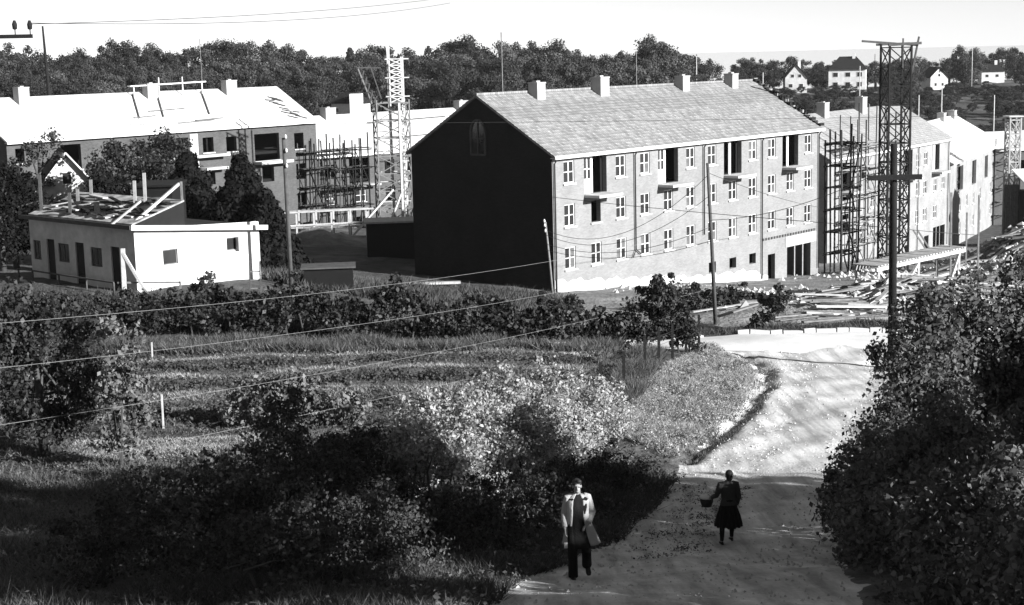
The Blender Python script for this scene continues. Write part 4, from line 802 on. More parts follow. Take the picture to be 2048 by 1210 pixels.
# stacks on the shed roof: each a thing of its own
def shedroof(x_, y_, dz=0.0): return shed.matrix_basis @ Vector((x_, y_, zt + .17 - .1 * (x_ + .35) + dz))
shed.rotation_euler = (0, 0, math.pi / 2 - yS)
def wpt(x_, y_, z_):
    c, s_ = math.cos(math.pi / 2 - yS), math.sin(math.pi / 2 - yS); return Vector((P0.x + x_ * c - y_ * s_, P0.y + x_ * s_ + y_ * c, gz + z_))
for i in range(46):
    y_ = random.uniform(.3, 9.4); x_ = random.uniform(.4, 2.7); lvl = random.choice((0, 0, 1, 2)); z_ = zt + .2 + .295 * (x_ - .05) + .06 * lvl + .05
    L_ = random.uniform(.8, 2.4); a = random.gauss(1.57, .35); dx, dy = math.cos(a) * L_ / 2, math.sin(a) * L_ / 2
    p, q = wpt(x_ - dx, min(max(y_ - dy, 0), 9.6), z_ - dx * .295), wpt(x_ + dx, min(max(y_ + dy, 0), 9.6), z_ + dx * .295); c = (p + q) / 2
    o = MB().beam(p - c, q - c, random.uniform(.14, .3), .06).build('roof_board', MT['wood_lt' if random.random() < .35 else 'pole']); o.location = c
    tag(o, 'loose board lying on the flat shed roof', 'board', 'boards on the shed roof')
for i, (x_, y_, h) in enumerate(((.6, 9.3, 1.9), (.4, 6.2, 1.2), (2.4, 3.4, 1.2), (2.2, 2.2, 1.7), (2.9, 8.2, .9), (1.6, 7.4, .9))):
    p = wpt(x_, y_, zt + .1 + .28 * x_); o = MB().beam((0, 0, 0), (0.02, .02, h), .14).build('roof_post', MT[('wood_dk', 'wood_dk', 'wood', 'wood', 'wood_md', 'wood_md')[i]]); o.location = p; tag(o, 'upright timber post standing among the boards on the shed roof', 'post', 'posts on the shed roof')
hp = atY(312, 440, 86); slope_ = MB(); slope_.add([(.05, .2, zt + .12), (3.1, .2, zt + 1.02), (3.1, 9.7, zt + 1.02), (.05, 9.7, zt + .12), (.05, .2, zt + .2), (3.1, .2, zt + 1.1), (3.1, 9.7, zt + 1.1), (.05, 9.7, zt + .2)], BOXF); slope_.build('roof', MT['oldboards'], shed)
MB().add([(.15, .22, zt + .1), (3.08, .22, zt + 1.0), (3.08, .22, zt - .3)], [(0, 2, 1)]).build('gable', MT['tar'], shed)
hut = tag(empty('hut', (hp.x - 1.2, 86, G(hp.x, 86)), .0), 'black tar paper hut behind the shed roof', 'hut')
hz = atY(318, 374, 86).z - G(hp.x, 86); MB().box(0, 2.2, 0, 3.5, -.4, hz).build('wall', MT['dark'], hut); MB().box(-.12, 2.32, -.15, 3.7, hz + .003, hz + .12).build('roof', MT['dark'], hut)
br = tag(empty('roof_brace', wpt(2.3, .4, zt)), 'pale raking strut and post rising from the shed roof', 'brace')
o0 = Vector(br.location); stick(br, 'strut', wpt(.4, .6, zt + .2) - o0, wpt(3.0, .4, zt + 1.9) - o0, .13, mat='wood_lt'); stick(br, 'post', wpt(3.05, .3, zt - .3) - o0, wpt(3.05, .3, zt + 2.0) - o0, .1, mat='wood_md'); stick(br, 'strut', wpt(-.2, 1.6, zt + .1) - o0, wpt(1.6, 1.7, zt + 1.1) - o0, .1, mat='wood')
# A-frame trestle in front of the shed corner
q0 = wpt(-1.5, -1.2, 0); q0.z = G(q0.x, q0.y); af = tag(empty('trestle', q0), 'pale timber A-frame trestle before the shed corner', 'trestle')
stick(af, 'leg', (0, 0, -.1), (.05, .05, 2.5), .17, mat='wood_lt'); stick(af, 'leg', (.05, 0, 2.3), (1.35, -.2, -.1), .12, mat='wood_lt'); stick(af, 'rail', (-.3, .1, .9), (2.6, .1, .85), .08, mat='wood_md'); stick(af, 'post', (2.6, .1, -.1), (2.6, .1, .9), .08, mat='wood_md')
# rack leaning by the white wall
q0 = onG(500, 590, 40, 100); rk = tag(empty('ladder', q0), 'short ladder standing at the right end of the white shed wall', 'ladder')
for x_ in (0, .5): stick(rk, 'rail', (x_, 0, -.1), (x_, .3, 1.6), .06, mat='wood_dk')
for z_ in (.3, .7, 1.1): stick(rk, 'rung', (0, .06 + z_ * .18, z_), (.5, .06 + z_ * .18, z_), .05, mat='wood_md')
# little gabled house among the trees
P = atY(130, 305, 104); hg = G(P.x, 104); lh = tag(empty('gabled_house', (P.x, 104, hg), .35), 'small gabled house with pale verge boards half hidden by trees', 'house')
H_ = P.z - hg; w_ = 2.2; e_ = H_ - 2.7
m = MB(); m.add([(-w_, 0, -.5), (w_, 0, -.5), (w_, 0, e_), (0, 0, H_ - .12), (-w_, 0, e_), (-w_, 6, -.5), (w_, 6, -.5), (w_, 6, e_), (0, 6, H_ - .12), (-w_, 6, e_)], [(0, 1, 2, 3, 4), (9, 8, 7, 6, 5), (1, 6, 7, 2), (5, 0, 4, 9)]); m.build('wall', MT['shedside'], lh)
for sg in (-1, 1):
    m = MB(); m.beam((0, -.3, H_), (sg * (w_ + .35), -.3, e_ - .4), .1, .28, (0, 1, 0)); m.build('verge_board', MT['limewash'], lh)
    m = MB(); m.add([(0, -.25, H_ + .0), (sg * (w_ + .4), -.25, e_ - .45), (sg * (w_ + .4), 6.2, e_ - .45), (0, 6.2, H_ + .0), (0, -.25, H_ + .1), (sg * (w_ + .4), -.25, e_ - .35), (sg * (w_ + .4), 6.2, e_ - .35), (0, 6.2, H_ + .1)], BOXF); m.build('roof', MT['tar'], lh)
m = MB(); m.box(-.35, .35, -.06, -.004, e_ + .5, e_ + 1.4); wo_ = m.build('window', MT['limewash'], lh); MB().box(-.27, .27, -.075, -.063, e_ + .58, e_ + 1.32).build('pane', MT['glass'], wo_)

# ---- scaffolds
def scaffold(name, label, org, yaw, xs, dep, hts, base, rng_seed, polemat='wood_dk', deck='wood_md', over=1.2, braces=True, skip=.15):
    """xs: pole stations along local x; hts: lift heights above base; org is the local origin at the front"""
    rr = random.Random(rng_seed); root = tag(empty(name, org, math.pi / 2 - yaw), label, 'scaffold')
    top = hts[-1] + over
    for x in xs:
        for y in (0, dep):
            (rr.random() < .93) and stick(root, 'standard', (x + rr.uniform(-.15, .15), -y + rr.uniform(-.1, .1), base - .2), (x + rr.uniform(-.3, .3), -y + rr.uniform(-.15, .15), top + rr.uniform(-.9, .9)), .11, mat=rr.choice((polemat, polemat, 'wood_dk')))
    for h in hts:
        for y in (0, dep):
            stick(root, 'ledger', (xs[0] - .4, -y - .1, h + rr.uniform(-.08, .08)), (xs[-1] + .4, -y - .1, h + rr.uniform(-.2, .2)), .09, mat=polemat)
        for x in xs: (rr.random() < .75) and stick(root, 'putlog', (x + .1, .2, h + .08), (x + .1 + rr.uniform(-.2, .2), -dep - rr.uniform(.2, .9), h + .08), .08, mat=polemat)
        for a, b in zip(xs[:-1], xs[1:]):
            if rr.random() < skip: continue
            for k in range(3): stick(root, 'deck_board', (a - rr.uniform(0, .4), -.2 - k * (dep - .3) / 3, h + .17), (b + rr.uniform(0, .4), -.2 - k * (dep - .3) / 3 + rr.uniform(-.05, .05), h + .17), .26, .05, mat=deck)
    if braces:
        for i, (a, b) in enumerate(zip(xs[:-1], xs[1:])):
            for j, (h0, h1) in enumerate(zip([base] + list(hts[:-1]), hts)):
                if rr.random() < .6: stick(root, 'brace', (a if (i + j) % 2 else b, -dep - .2, h0), (b if (i + j) % 2 else a, -dep - .2, h1), .08, mat=polemat)
    return root
# at the right end of the long block
d_, g_ = Vector((math.sin(yA), math.cos(yA), 0)), Vector((-math.cos(yA), math.sin(yA), 0)); cA = Vector((A[0], A[1], 0))
pA = cA + d_ * 34.6; zA0 = G(pA.x, pA.y); scaffold('scaffold', 'dark timber scaffold at the right end of the long block', (pA.x, pA.y, zA0), yA, [0.1, 1.0, 1.9, 2.8, 3.7], 1.4, [1.9, 3.8, 5.7, 7.4], 0, 1, polemat='pole', deck='wood_dk')
# before the middle block
cC = Vector((Cc[0], Cc[1], 0)); dC = Vector((math.sin(yC), math.cos(yC), 0))
pC = cC + dC * (-8.0) + Vector((.75, -.66, 0)) * 1.2; zC0 = G(pC.x, pC.y); scaffold('scaffold', 'dark timber scaffold before the facade of the lower white-roofed block', (pC.x, pC.y, zC0), yC, [0, 1.0, 2.0, 3.1, 4.2, 5.2], 1.5, [2.0, 4.0, 6.0, 8.0], 0, 2, polemat='pole', deck='wood_dk')
# at the far gable of the main block
dM = Vector((math.sin(YAW), math.cos(YAW), 0)); nM = Vector((math.cos(YAW), -math.sin(YAW), 0)); cM = Vector((2.753, 97.006, 0))
pM = cM + dM * (LM + .6) + nM * .2; zM0 = G(pM.x, pM.y) - .3; scaffold('scaffold', 'dense dark scaffold between the brick block and its pale neighbour', (pM.x, pM.y, zM0), YAW, [0.1, 1.0, 1.9, 2.8], 1.6, [1.8, 3.6, 5.4, 7.2, 9.0, 10.8], 0, 3, polemat='pole', deck='tar', skip=.05)
# on the front of the pale block
c2 = Vector((B2[0], B2[1], 0)); d2 = Vector((math.sin(y2), math.cos(y2), 0)); n2_ = Vector((math.cos(y2), -math.sin(y2), 0))
p2 = c2 + d2 * 8.2 + n2_ * .4; z20 = G(p2.x, p2.y) - .5; scaffold('scaffold', 'open scaffold of tall poles on the front of the pale block', (p2.x, p2.y, z20), y2, [0, 2.4, 4.8, 7.4, 10, 12.6], 1.7, [2.2, 4.4, 6.8, 9.2, 11.6], 0, 4, polemat='wood_md', deck='wood', over=3.2, skip=.45)
# at the end of the street block
c3 = Vector((B3[0], B3[1], 0)); d3 = Vector((math.sin(y3), math.cos(y3), 0)); n3 = Vector((math.cos(y3), -math.sin(y3), 0))
p3 = c3 + d3 * 31 + n3 * .4; z30 = G(p3.x, p3.y) - .5; scaffold('scaffold', 'ladder-like scaffold at the far end of the whitish block', (p3.x, p3.y, z30), y3, [0, 2.2], 1.4, [1.8, 3.6, 5.4, 7.2, 9.0, 10.6], 0, 5, polemat='wood_md', deck='wood_md', over=.8)

# ---- lattice hoist towers
def tower(name, label, loc, w0, w1, H, nb, mat, rz=0, leg=.14, bar=.09):
    root = tag(empty(name, loc, rz), label, 'tower'); lv = [i * H / nb for i in range(nb + 1)]
    def wd(z): return (w0 + (w1 - w0) * z / H) / 2
    for sx in (-1, 1):
        for sy in (-1, 1): stick(root, 'leg', (sx * wd(0), sy * wd(0), -.6), (sx * wd(H), sy * wd(H), H + .3), leg, mat=mat)
    for i, z in enumerate(lv[1:]):
        a = wd(z); z0 = lv[i]; b = wd(z0)
        for k, (p, q, p0, q0) in enumerate((((-a, -a), (a, -a), (-b, -b), (b, -b)), ((a, -a), (a, a), (b, -b), (b, b)), ((a, a), (-a, a), (b, b), (-b, b)), ((-a, a), (-a, -a), (-b, b), (-b, -b)))):
            stick(root, 'crossbar', (*p, z), (*q, z), bar, mat=mat)
            if k in (0, 1, 3): stick(root, 'brace', (*p0, z0), (*q, z), bar * .8, mat=mat); stick(root, 'brace', (*q0, z0), (*p, z), bar * .8, mat=mat)
            else: stick(root, 'brace', (*p0, z0), (*q, z), bar * .8, mat=mat)
    return root
PT = atY(1785, 545, 122); zt_ = G(PT.x, 122); Ht = atY(1785, 95, 122).z - zt_
tw = tower('hoist_tower', 'tall dark lattice hoist tower rising above the roofs by the utility pole', (PT.x, 122, zt_), 1.8, 1.8, Ht, 12, 'pole', .15)
stick(tw, 'jib', (-3.2, -.9, Ht + .55), (1.3, -.9, Ht + .15), .16, mat='wood_dk'); stick(tw, 'platform_beam', (-1.2, 1.1, Ht + .25), (1.6, 1.1, Ht + .3), .18, mat='wood_dk'); stick(tw, 'platform_beam', (-1.1, -1.1, Ht + .2), (1.6, -1.1, Ht + .3), .2, mat='wood_dk'); stick(tw, 'strut', (.9, -.9, Ht - 2.2), (1.5, -.9, Ht + .8), .12, mat='wood_dk'); stick(tw, 'strut', (.1, -1.1, Ht - 1.6), (.1, -1.1, Ht + .7), .1, mat='wood_dk')
for sx in (0, .35): stick(tw, 'raking_strut', (1.2 + sx, -1.2, 3.6), (3.6 + sx, -1.6, -.1), .12, mat='wood_md')
PL = atY(790, 440, 142); zl = G(PL.x, 142); H1 = atY(787, 205, 142).z - zl; H2 = atY(787, 118, 142).z - zl
tl = tower('hoist_tower', 'pale timber hoist mast with wide lattice base beside the black gable', (PL.x, 142, zl), 3.1, 3.0, H1, 8, 'wood_md', .2, .12, .09)
for i in range(9): stick(tl, 'platform_board', (-1.5, -1.4 + .35 * i, H1 * (.3 + .07 * i)), (1.5, -1.4 + .35 * i, H1 * (.3 + .07 * i)), .25, .06, mat='wood_lt')
for sx in (-.1, 1.15):
    for sy in (-.6, .6): stick(tl, 'mast_leg', (sx, sy, 2), (sx, sy, H2 + (1.3 if sx < 0 else .2)), .13, mat='wood_lt')
nb = 7
for i in range(nb):
    z0, z1 = H1 + (H2 - H1) * i / nb, H1 + (H2 - H1) * (i + 1) / nb
    stick(tl, 'mast_brace', (-.1, -.62, z0), (1.15, -.62, z1), .1, mat='wood_lt'); stick(tl, 'mast_brace', (1.15, -.66, z0), (-.1, -.66, z1), .1, mat='wood_lt'); stick(tl, 'mast_rung', (-.5 if i % 3 == 0 else -.1, -.6, z1), (1.7 if i % 3 == 0 else 1.15, -.6, z1), .1, mat='wood_lt')
for i in range(6): stick(tl, 'derrick_arm', (-1.4 - .25 * i, -.2, H1 + .6 * i - 1), (-1.1 - .25 * i, .4, H1 + .6 * i), .1, mat='wood_dk')
stick(tl, 'derrick_arm', (-1.4, 0, H1 - 1), (-2.9, 0, H2 - .8), .12, mat='wood_md'); stick(tl, 'derrick_arm', (-.1, 0, H2 - .8), (-3.0, 0, H2 - .7), .1, mat='wood_dk'); stick(tl, 'derrick_arm', (-.6, 0, H1 - .5), (-1.7, 0, H2 - .8), .1, mat='wood_dk')
for sx in (-1.4, .8): stick(tl, 'raking_strut', (.3 + sx * .4, -1.6, 5.0), (-3.0 + sx * 1.6, -3.4, .1), .16, mat='wood_lt')
stick(tl, 'chute', (.55, -1.6, .5), (.55, -1.55, H1), .55, .2, mat='wood_lt')
# slender plank tower at the far right
PR = atY(2021, 440, 178); zr = G(PR.x, 178); Hr = atY(2021, 240, 178).z - zr
tr = tower('hoist_tower', 'slender plank tower beside the low bright-roofed building', (PR.x, 178, zr), 1.3, 1.3, Hr, 9, 'wood', .1, .16, .12); MB().box(-.9, .9, -.9, .9, Hr + .35, Hr + .5).build('platform', MT['wood_lt'], tr)
# dark boarded screen below it and a low hut at its side
PB = atY(2016, 455, 176); o = tag(empty('board_screen', (PB.x, 176, G(PB.x, 176))), 'dark boarded screen round the foot of the slender plank tower', 'screen')
for i in range(7): MB().box(-.85 + i * .25, -.62 + i * .25, -.9 - .01 * (i % 2), -.85, -.3, atY(2016, 368, 176).z - G(PB.x, 176)).build('board', MT['wood_dk'], o)
PH = atY(2088, 440, 172); gH = G(PH.x, 172); hu = tag(empty('hut', (PH.x, 172, gH), .2), 'dark hut with pale pitched roof right of the plank tower', 'hut'); hh = atY(2040, 385, 172).z - gH
MB().box(-1.3, 4, 0, 4, -.5, hh).build('wall', MT['dark'], hu); m = MB(); m.add([(-1.7, -.5, hh), (4.4, -.5, hh), (4.4, 4.4, hh + 2.2), (-1.7, 4.4, hh + 2.2), (-1.7, -.5, hh + .15), (4.4, -.5, hh + .15), (4.4, 4.4, hh + 2.35), (-1.7, 4.4, hh + 2.35)], BOXF); m.build('roof', MT['limewash'], hu)

# ---- boardwalk with railing before the middle block, low hut, barrow planks
b0 = onG(560, 470, 100, 180); bw_ = tag(empty('boardwalk', (b0.x, b0.y, G(b0.x, b0.y))), 'raised timber walkway with pale railings before the scaffolded blocks', 'walkway')
zw = atY(640, 452, b0.y).z - bw_.location.z
for i in range(11): MB().box(i * .78, i * .78 + .74, -.9, .9, zw - .08, zw).build('deck_board', MT['wood_lt' if i % 3 else 'wood'], bw_)
for i in range(6):
    for y_ in (-.85, .85): stick(bw_, 'post', (i * 1.6 + .1, y_, -.6), (i * 1.6 + .1, y_, zw + 1.4), .13, mat='wood_lt')
for z_ in (zw + 1.35, zw + .15): stick(bw_, 'rail', (-.2, -.95, z_), (8.8, -.95, z_ + .25), .14, mat='wood_lt')
stick(bw_, 'rail', (-.2, .95, zw + 1.3), (8.8, .95, zw + 1.5), .12, mat='wood')
lo = onG(800, 500, 90, 180)
sh2 = tag(empty('low_shed', (-11.2, 118, G(-11.2, 118)), .1), 'dark low shed with pale eave against the black gable', 'shed'); zs = atY(800, 446, 118).z - sh2.location.z
MB().box(0, 5.2, 0, 3, -.4, zs).build('wall', MT['dark'], sh2); MB().box(-.2, 5.4, -.25, 3.2, zs + .003, zs + .13).build('roof', MT['wood_lt'], sh2)
sb = onG(660, 578, 60, 120); kb = tag(empty('low_hut', (sb.x, sb.y, sb.z), .1), 'small dark lean-to in the weeds right of the utility pole', 'hut'); MB().box(-1.3, 1.2, 0, 1.6, -.2, 1.05).build('wall', MT['dark'], kb); MB().box(-1.45, 1.35, -.15, 1.75, 1.053, 1.13).build('roof', MT['wood_dk'], kb)
pb = onG(860, 578, 60, 110); o = MB().box(-1.9, 1.9, -.25, .25, 0, .12).build('plank_stack', MT['wood_lt']); o.location = (pb.x, pb.y, G(pb.x, pb.y) + .3); o.rotation_euler = (0, 0, .05); tag(o, 'pale stack of planks in the weeds before the gable', 'plank stack')

# ---- utility poles
def pole(name, label, base, top, r0, r1, mat='pole', arms=(), ins=(), cat='pole'):
    root = tag(empty(name, base), label, cat); b = Vector(base); t = Vector(top) - b
    MB().tube([(0, 0, -.6), tuple(t * .5), tuple(t)], [r0, (r0 + r1) / 2, r1], 10).build('post', MT[mat], root, True)
    for f, dx, w_ in arms:
        p = t * f; MB().beam(p + Vector((-dx, -r0, 0)), p + Vector((dx * w_, -r0, 0)), .16, .2).build('crossarm', MT[mat], root)
    for f, dx in ins:
        p = t * f + Vector((dx, -r0, 0)); m = MB(); m.tube([p + Vector((0, 0, .05)), p + Vector((0, 0, .13)), p + Vector((0, 0, .2)), p + Vector((0, 0, .26))], [.05, .07, .055, .02], 8); m.build('insulator', MT['porc'], root, True)
    return root
Yp = 66.0
bp = Vector((atY(1786, 600, 60).x, 60, 0)); bp.z = G(bp.x, 60); tp = atY(1788, 288, 60)
pole('utility_pole', 'thick dark utility pole with a single crossarm before the lattice hoist', bp, tp, .18, .13, 'pole', [(1 - (tp.z - atY(1788, 354, 60).z) / (tp.z - bp.z), 1.08, .98)], [])
b1 = onG(1432, 648, 50, 100); t1 = atY(1415, 326, b1.y); pole('utility_pole', 'slim leaning utility pole standing in front of the brick facade', b1, t1, .11, .075, 'wood_dk')
b2_ = onG(583, 577, 50, 120); t2 = atY(567, 276, b2_.y); pole('utility_pole', 'weathered utility pole between the shed and the black gable', b2_, t2, .12, .09, 'wood_dk', [], [(.99, .12), (.9, .12), (.8, .1)])
b3_ = Vector((atY(1107, 583, 92).x, 92, 0)); b3_.z = G(b3_.x, 92); t3 = atY(1091, 444, 92); pole('utility_pole', 'short pole with three white insulators at the corner of the black gable', b3_, t3, .08, .06, 'wood_md', [], [(.985, -.08), (.93, -.08), (.86, -.08)])
tn = atY(-150, 76, 40); bn_ = Vector((tn.x, 40, G(tn.x, 40))); pr = pole('utility_pole', 'near utility pole whose crossarm with two insulators reaches into the sky', bn_, tn + Vector((0, 0, .3)), .14, .1, 'pole')
za = tn.z - bn_.z; MB().beam((-.8, -.15, za), (atY(68, 71, 40).x - bn_.x, -.15, za - .02), .1, .1).build('crossarm', MT['pole'], pr)
for px in (34, 64):
    p = atY(px, 66, 40) - bn_; m = MB(); m.tube([p + Vector((0, -.15, -.1)), p + Vector((0, -.15, .08)), p + Vector((0, -.15, .1)), p + Vector((0, -.15, .22)), p + Vector((0, -.15, .32))], [.015, .015, .06, .07, .03], 8); m.build('insulator', MT['tar'], pr, True)
tf = atY(85, 52, 170); bf = Vector((tf.x + .5, 170, G(tf.x, 170))); pole('tapered_mast', 'dark tapering mast rising behind the bare roof of the long block', bf, tf, .42, .1, 'pole', cat='mast')
for i, (px, t0, b0_, Y_) in enumerate(((1720, 132, 205, 300), (1750, 108, 128, 440), (1838, 190, 235, 260), (1884, 178, 235, 260), (1945, 95, 162, 430), (1989, 190, 255, 260), (1393, 112, 175, 330), (1526, 145, 190, 300))):
    t = atY(px, t0, Y_); g = G(t.x, Y_); pole('line_pole', 'thin pale line pole standing on the far slope', (t.x, Y_, g), t, .12, .08, 'wood_lt' if i != 1 else 'pole')['group'] = 'line poles on the far slope'
# ---- wires
def wire(label, p, q, sag, r=.012, mat='wire', cat='wire', group=None):
    p, q = Vector(p), Vector(q); n = 24; pts = []
    for i in range(n + 1):
        t = i / n; v = p.lerp(q, t); v.z -= sag * 4 * t * (1 - t); pts.append(v)
    c = pts[n // 2].copy(); o = MB().tube([v - c for v in pts], r, 4).build('overhead_wire', MT[mat]); o.location = c; return tag(o, label, cat, group)
GW = 'thin bright wires slung over the field to the slim pole'
for (px, py, ex, ey, sg) in ((-20, 648, 1420, 455, .5), (-20, 738, 1424, 515, .45), (-20, 853, 1427, 575, .4), (-30, 956, 1430, 632, .3)): wire('thin bright overhead wire running over the field to the slim leaning pole', atY(px, py, 32), atY(ex, ey, b1.y), sg, .0045, 'wire_lt', group=GW)
GD = 'dark wires crossing the brick facade'
for (a, Ya, b, Yb, sg) in (((1104, 394), 92, (1788, 456), 60, .1), ((1415, 345), b1.y, (1640, 415), 110, .2), ((1092, 460), 92, (1414, 352), b1.y, 1.6), ((1092, 470), 92, (1418, 392), b1.y, 1.4), ((1092, 488), 92, (1424, 452), b1.y, .9), ((1424, 440), b1.y, (1788, 330), 60, .5), ((1092, 500), 92, (1426, 480), b1.y, .7)):
    wire('thin dark overhead wire crossing in front of the brick facade', atY(*a, Ya), atY(*b, Yb), sg, .014, 'wire', group=GD)
wire('dark wire running right from the thick utility pole', atY(1788, 456, 60), atY(2100, 474, 75), .1, .012, 'wire')
for (py, ey, sg) in ((48, 2, .2), (46, 14, .35)): wire('faint wire across the sky above the wood', atY(64, py, 40), atY(900, ey - 8, 80), sg, .009, 'wire', group='faint wires across the sky')
wire('thin wire passing in front of the tiled roof', atY(-20, 250, 60), atY(2100, 228, 60), .1, .007, 'wire')

# ---- fence along the verge and posts in the field
fr_ = empty('wire_fence', (4.2, 53, G(4.2, 53))); tag(fr_, 'old wire fence of dark posts above the grassy verge', 'fence'); F0 = Vector(fr_.location); prev = None
for px, py, tpy in ((1202, 800, 725), (1248, 776, 705), (1290, 748, 672), (1318, 735, 655), (1345, 722, 640), (1372, 708, 628), (1398, 698, 622)):
    g = onG(px, py, 30, 80); h = atY(px, tpy, g.y).z - g.z; stick(fr_, 'post', g - F0 - Vector((0, 0, .3)), g - F0 + Vector((0, 0, min(h, 1.5))), .1, mat='pole')
    if prev:
        for f in (.35, .65, .92): MB().tube([prev - F0 + Vector((0, 0, 1.3 * f)), g - F0 + Vector((0, 0, 1.3 * f))], .006, 4).build('fence_wire', MT['wire'], fr_)
    prev = g
for px, py, h in ((327, 858, 1.1), (305, 720, .7), (270, 722, .6)):
    g = onG(px, py, 30, 70); o = MB().beam((0, 0, -.2), (.01, 0, h), .05).build('field_stake', MT['wood_lt']); o.location = g; tag(o, 'thin pale stake stuck in the field', 'stake', 'stakes in the field')

# ---- timber trestle ramp beside the thick pole
r0 = atY(1752, 540, 88); r1 = atY(1930, 500, 96); gr0 = G(r0.x, 88); rp = tag(empty('timber_ramp', (r0.x, 88, gr0)), 'raised timber ramp on trestle legs with pale edge beam', 'ramp'); O = Vector(rp.location); v = r1 - r0; vd = v.normalized(); vn = Vector((-vd.y, vd.x, 0)).normalized()
stick(rp, 'edge_beam', r0 - O, r1 - O, .12, .22, mat='wood_lt'); stick(rp, 'edge_beam', r0 - O + vn * 1.5, r1 - O + vn * 1.5, .16, .3, mat='wood')
for i in range(30):
    c = r0 + v * ((i + .5) / 30) - O; stick(rp, 'deck_board', c - vn * .1 + Vector((0, 0, .2)), c + vn * 1.6 + Vector((0, 0, .2 + random.uniform(-.02, .02))), .24, .06, mat='wood_lt' if i % 4 else 'wood')
for f in (.03, .46, .93):
    for k in (0, 1.5):
        p = r0 + v * f + vn * k; stick(rp, 'leg', (p.x - O.x, p.y - O.y, G(p.x, p.y) - O.z - .2), p - O, .13, mat='wood_lt')
for f0, f1, k in ((.18, .03, 0), (.3, .46, 0), (.8, .93, 0)):
    p, q = r0 + v * f0, r0 + v * f1; p.z = G(p.x, p.y) + .1; stick(rp, 'brace', p - O, q - O - Vector((0, 0, .1)), .15, mat='wood_lt')
for px, t0, b0_, Y_ in ((1960, 390, 545, 100), (1905, 385, 555, 96), (1934, 425, 540, 110)):
    t = atY(px, t0, Y_); g = G(t.x, Y_); o = MB().beam((0, 0, -.4), (random.uniform(-.1, .1), 0, t.z - g), .11).build('site_post', MT['wood_md']); o.location = (t.x, Y_, g); tag(o, 'tall thin timber post standing on the rubble by the ramp', 'post', 'posts by the ramp')

# ---- loose timber: every plank a thing
def plank(x, y, L, a, lvl, wd, th, mat, label, group):
    dx, dy = math.cos(a) * L / 2, math.sin(a) * L / 2; za, zb_ = G(x - dx, y - dy), G(x + dx, y + dy); zm = G(x, y); lift = max(0, zm - (za + zb_) / 2)
    p, q = Vector((-dx, -dy, za - zm + lift + th / 2 + lvl)), Vector((dx, dy, zb_ - zm + lift + th / 2 + lvl))
    o = MB().beam(p, q, wd, th).build('plank', MT[mat]); o.location = (x, y, zm); tag(o, label, 'plank', group)
rp_ = random.Random(3)
for i in range(150):
    x = rp_.gauss(21.5, 4.6); y = rp_.gauss(83.5, 3.4) + (x - 21) * .35
    if y < 74: continue
    plank(x, y, rp_.uniform(1.4, 4.6), rp_.gauss(.35, .35), rp_.choice((0, .03, .1, .18, .28)), rp_.uniform(.14, .3), rp_.uniform(.04, .1), rp_.choice(('wood_lt', 'wood', 'wood', 'wood_md', 'wood_md', 'wood_dk')), 'loose plank in the tangled timber heap before the brick block', 'planks in the timber heap')
for i in range(26):
    x = rp_.uniform(12, 26); y = 73.5 + rp_.uniform(0, 4) + (x - 12) * .1; plank(x, y, rp_.uniform(1.5, 4), rp_.gauss(.1, .25), rp_.choice((0, .05)), rp_.uniform(.12, .25), .05, rp_.choice(('wood', 'wood_md', 'wood_dk')), 'board lying flat in the weeds behind the kerb stones', 'boards behind the kerb')
for i in range(110):
    x = rp_.gauss(40, 4.5); y = rp_.gauss(117, 6) + (x - 40) * 1.2
    if y > 150 or y < 96: continue
    plank(x, y, rp_.uniform(1.5, 5), rp_.gauss(.5, .5), rp_.choice((0, .1, .2, .35)), rp_.uniform(.2, .45), rp_.uniform(.06, .2), rp_.choice(('wood_lt', 'wood', 'wood_md', 'wood_md', 'wood_dk')), 'timber baulk on the rubble mound beyond the ramp', 'timbers on the rubble mound')
for i in range(24):
    x = rp_.uniform(33, 41); y = rp_.uniform(98, 118) + (x - 33); plank(x, y, rp_.uniform(1.5, 4), rp_.gauss(.5, .5), rp_.choice((0, .1, .2)), rp_.uniform(.15, .3), .07, rp_.choice(('wood_lt', 'wood', 'wood_dk')), 'plank strewn at the foot of the pale block', 'planks below the pale block')
# rubble: too small to count
m = MB()
for hx, hy, a, b, n in ((21, 83, 7, 4, 500), (36, 105, 7, 6, 600), (41, 119, 7, 7, 800), (47, 134, 8, 8, 700), (14, 100, 8, 3, 200), (30, 120, 5, 5, 200)):
    for _ in range(n):
        x, y = rp_.gauss(hx, a * .55), rp_.gauss(hy, b * .55); r_ = rp_.uniform(.08, .4); z = G(x, y); t = rp_.uniform(0, 6.3)
        pts = [(x + r_ * math.cos(t + j * 1.57) * rp_.uniform(.7, 1.3), y + r_ * math.sin(t + j * 1.57), z - .05) for j in range(4)] + [(x + rp_.uniform(-.3, .3) * r_, y, z + r_ * rp_.uniform(.4, .9))]
        m.add(pts, [(0, 1, 4), (1, 2, 4), (2, 3, 4), (3, 0, 4)])
tag(m.build('rubble', MT['concrete']), 'broken rubble scattered over the building site', kind='stuff')

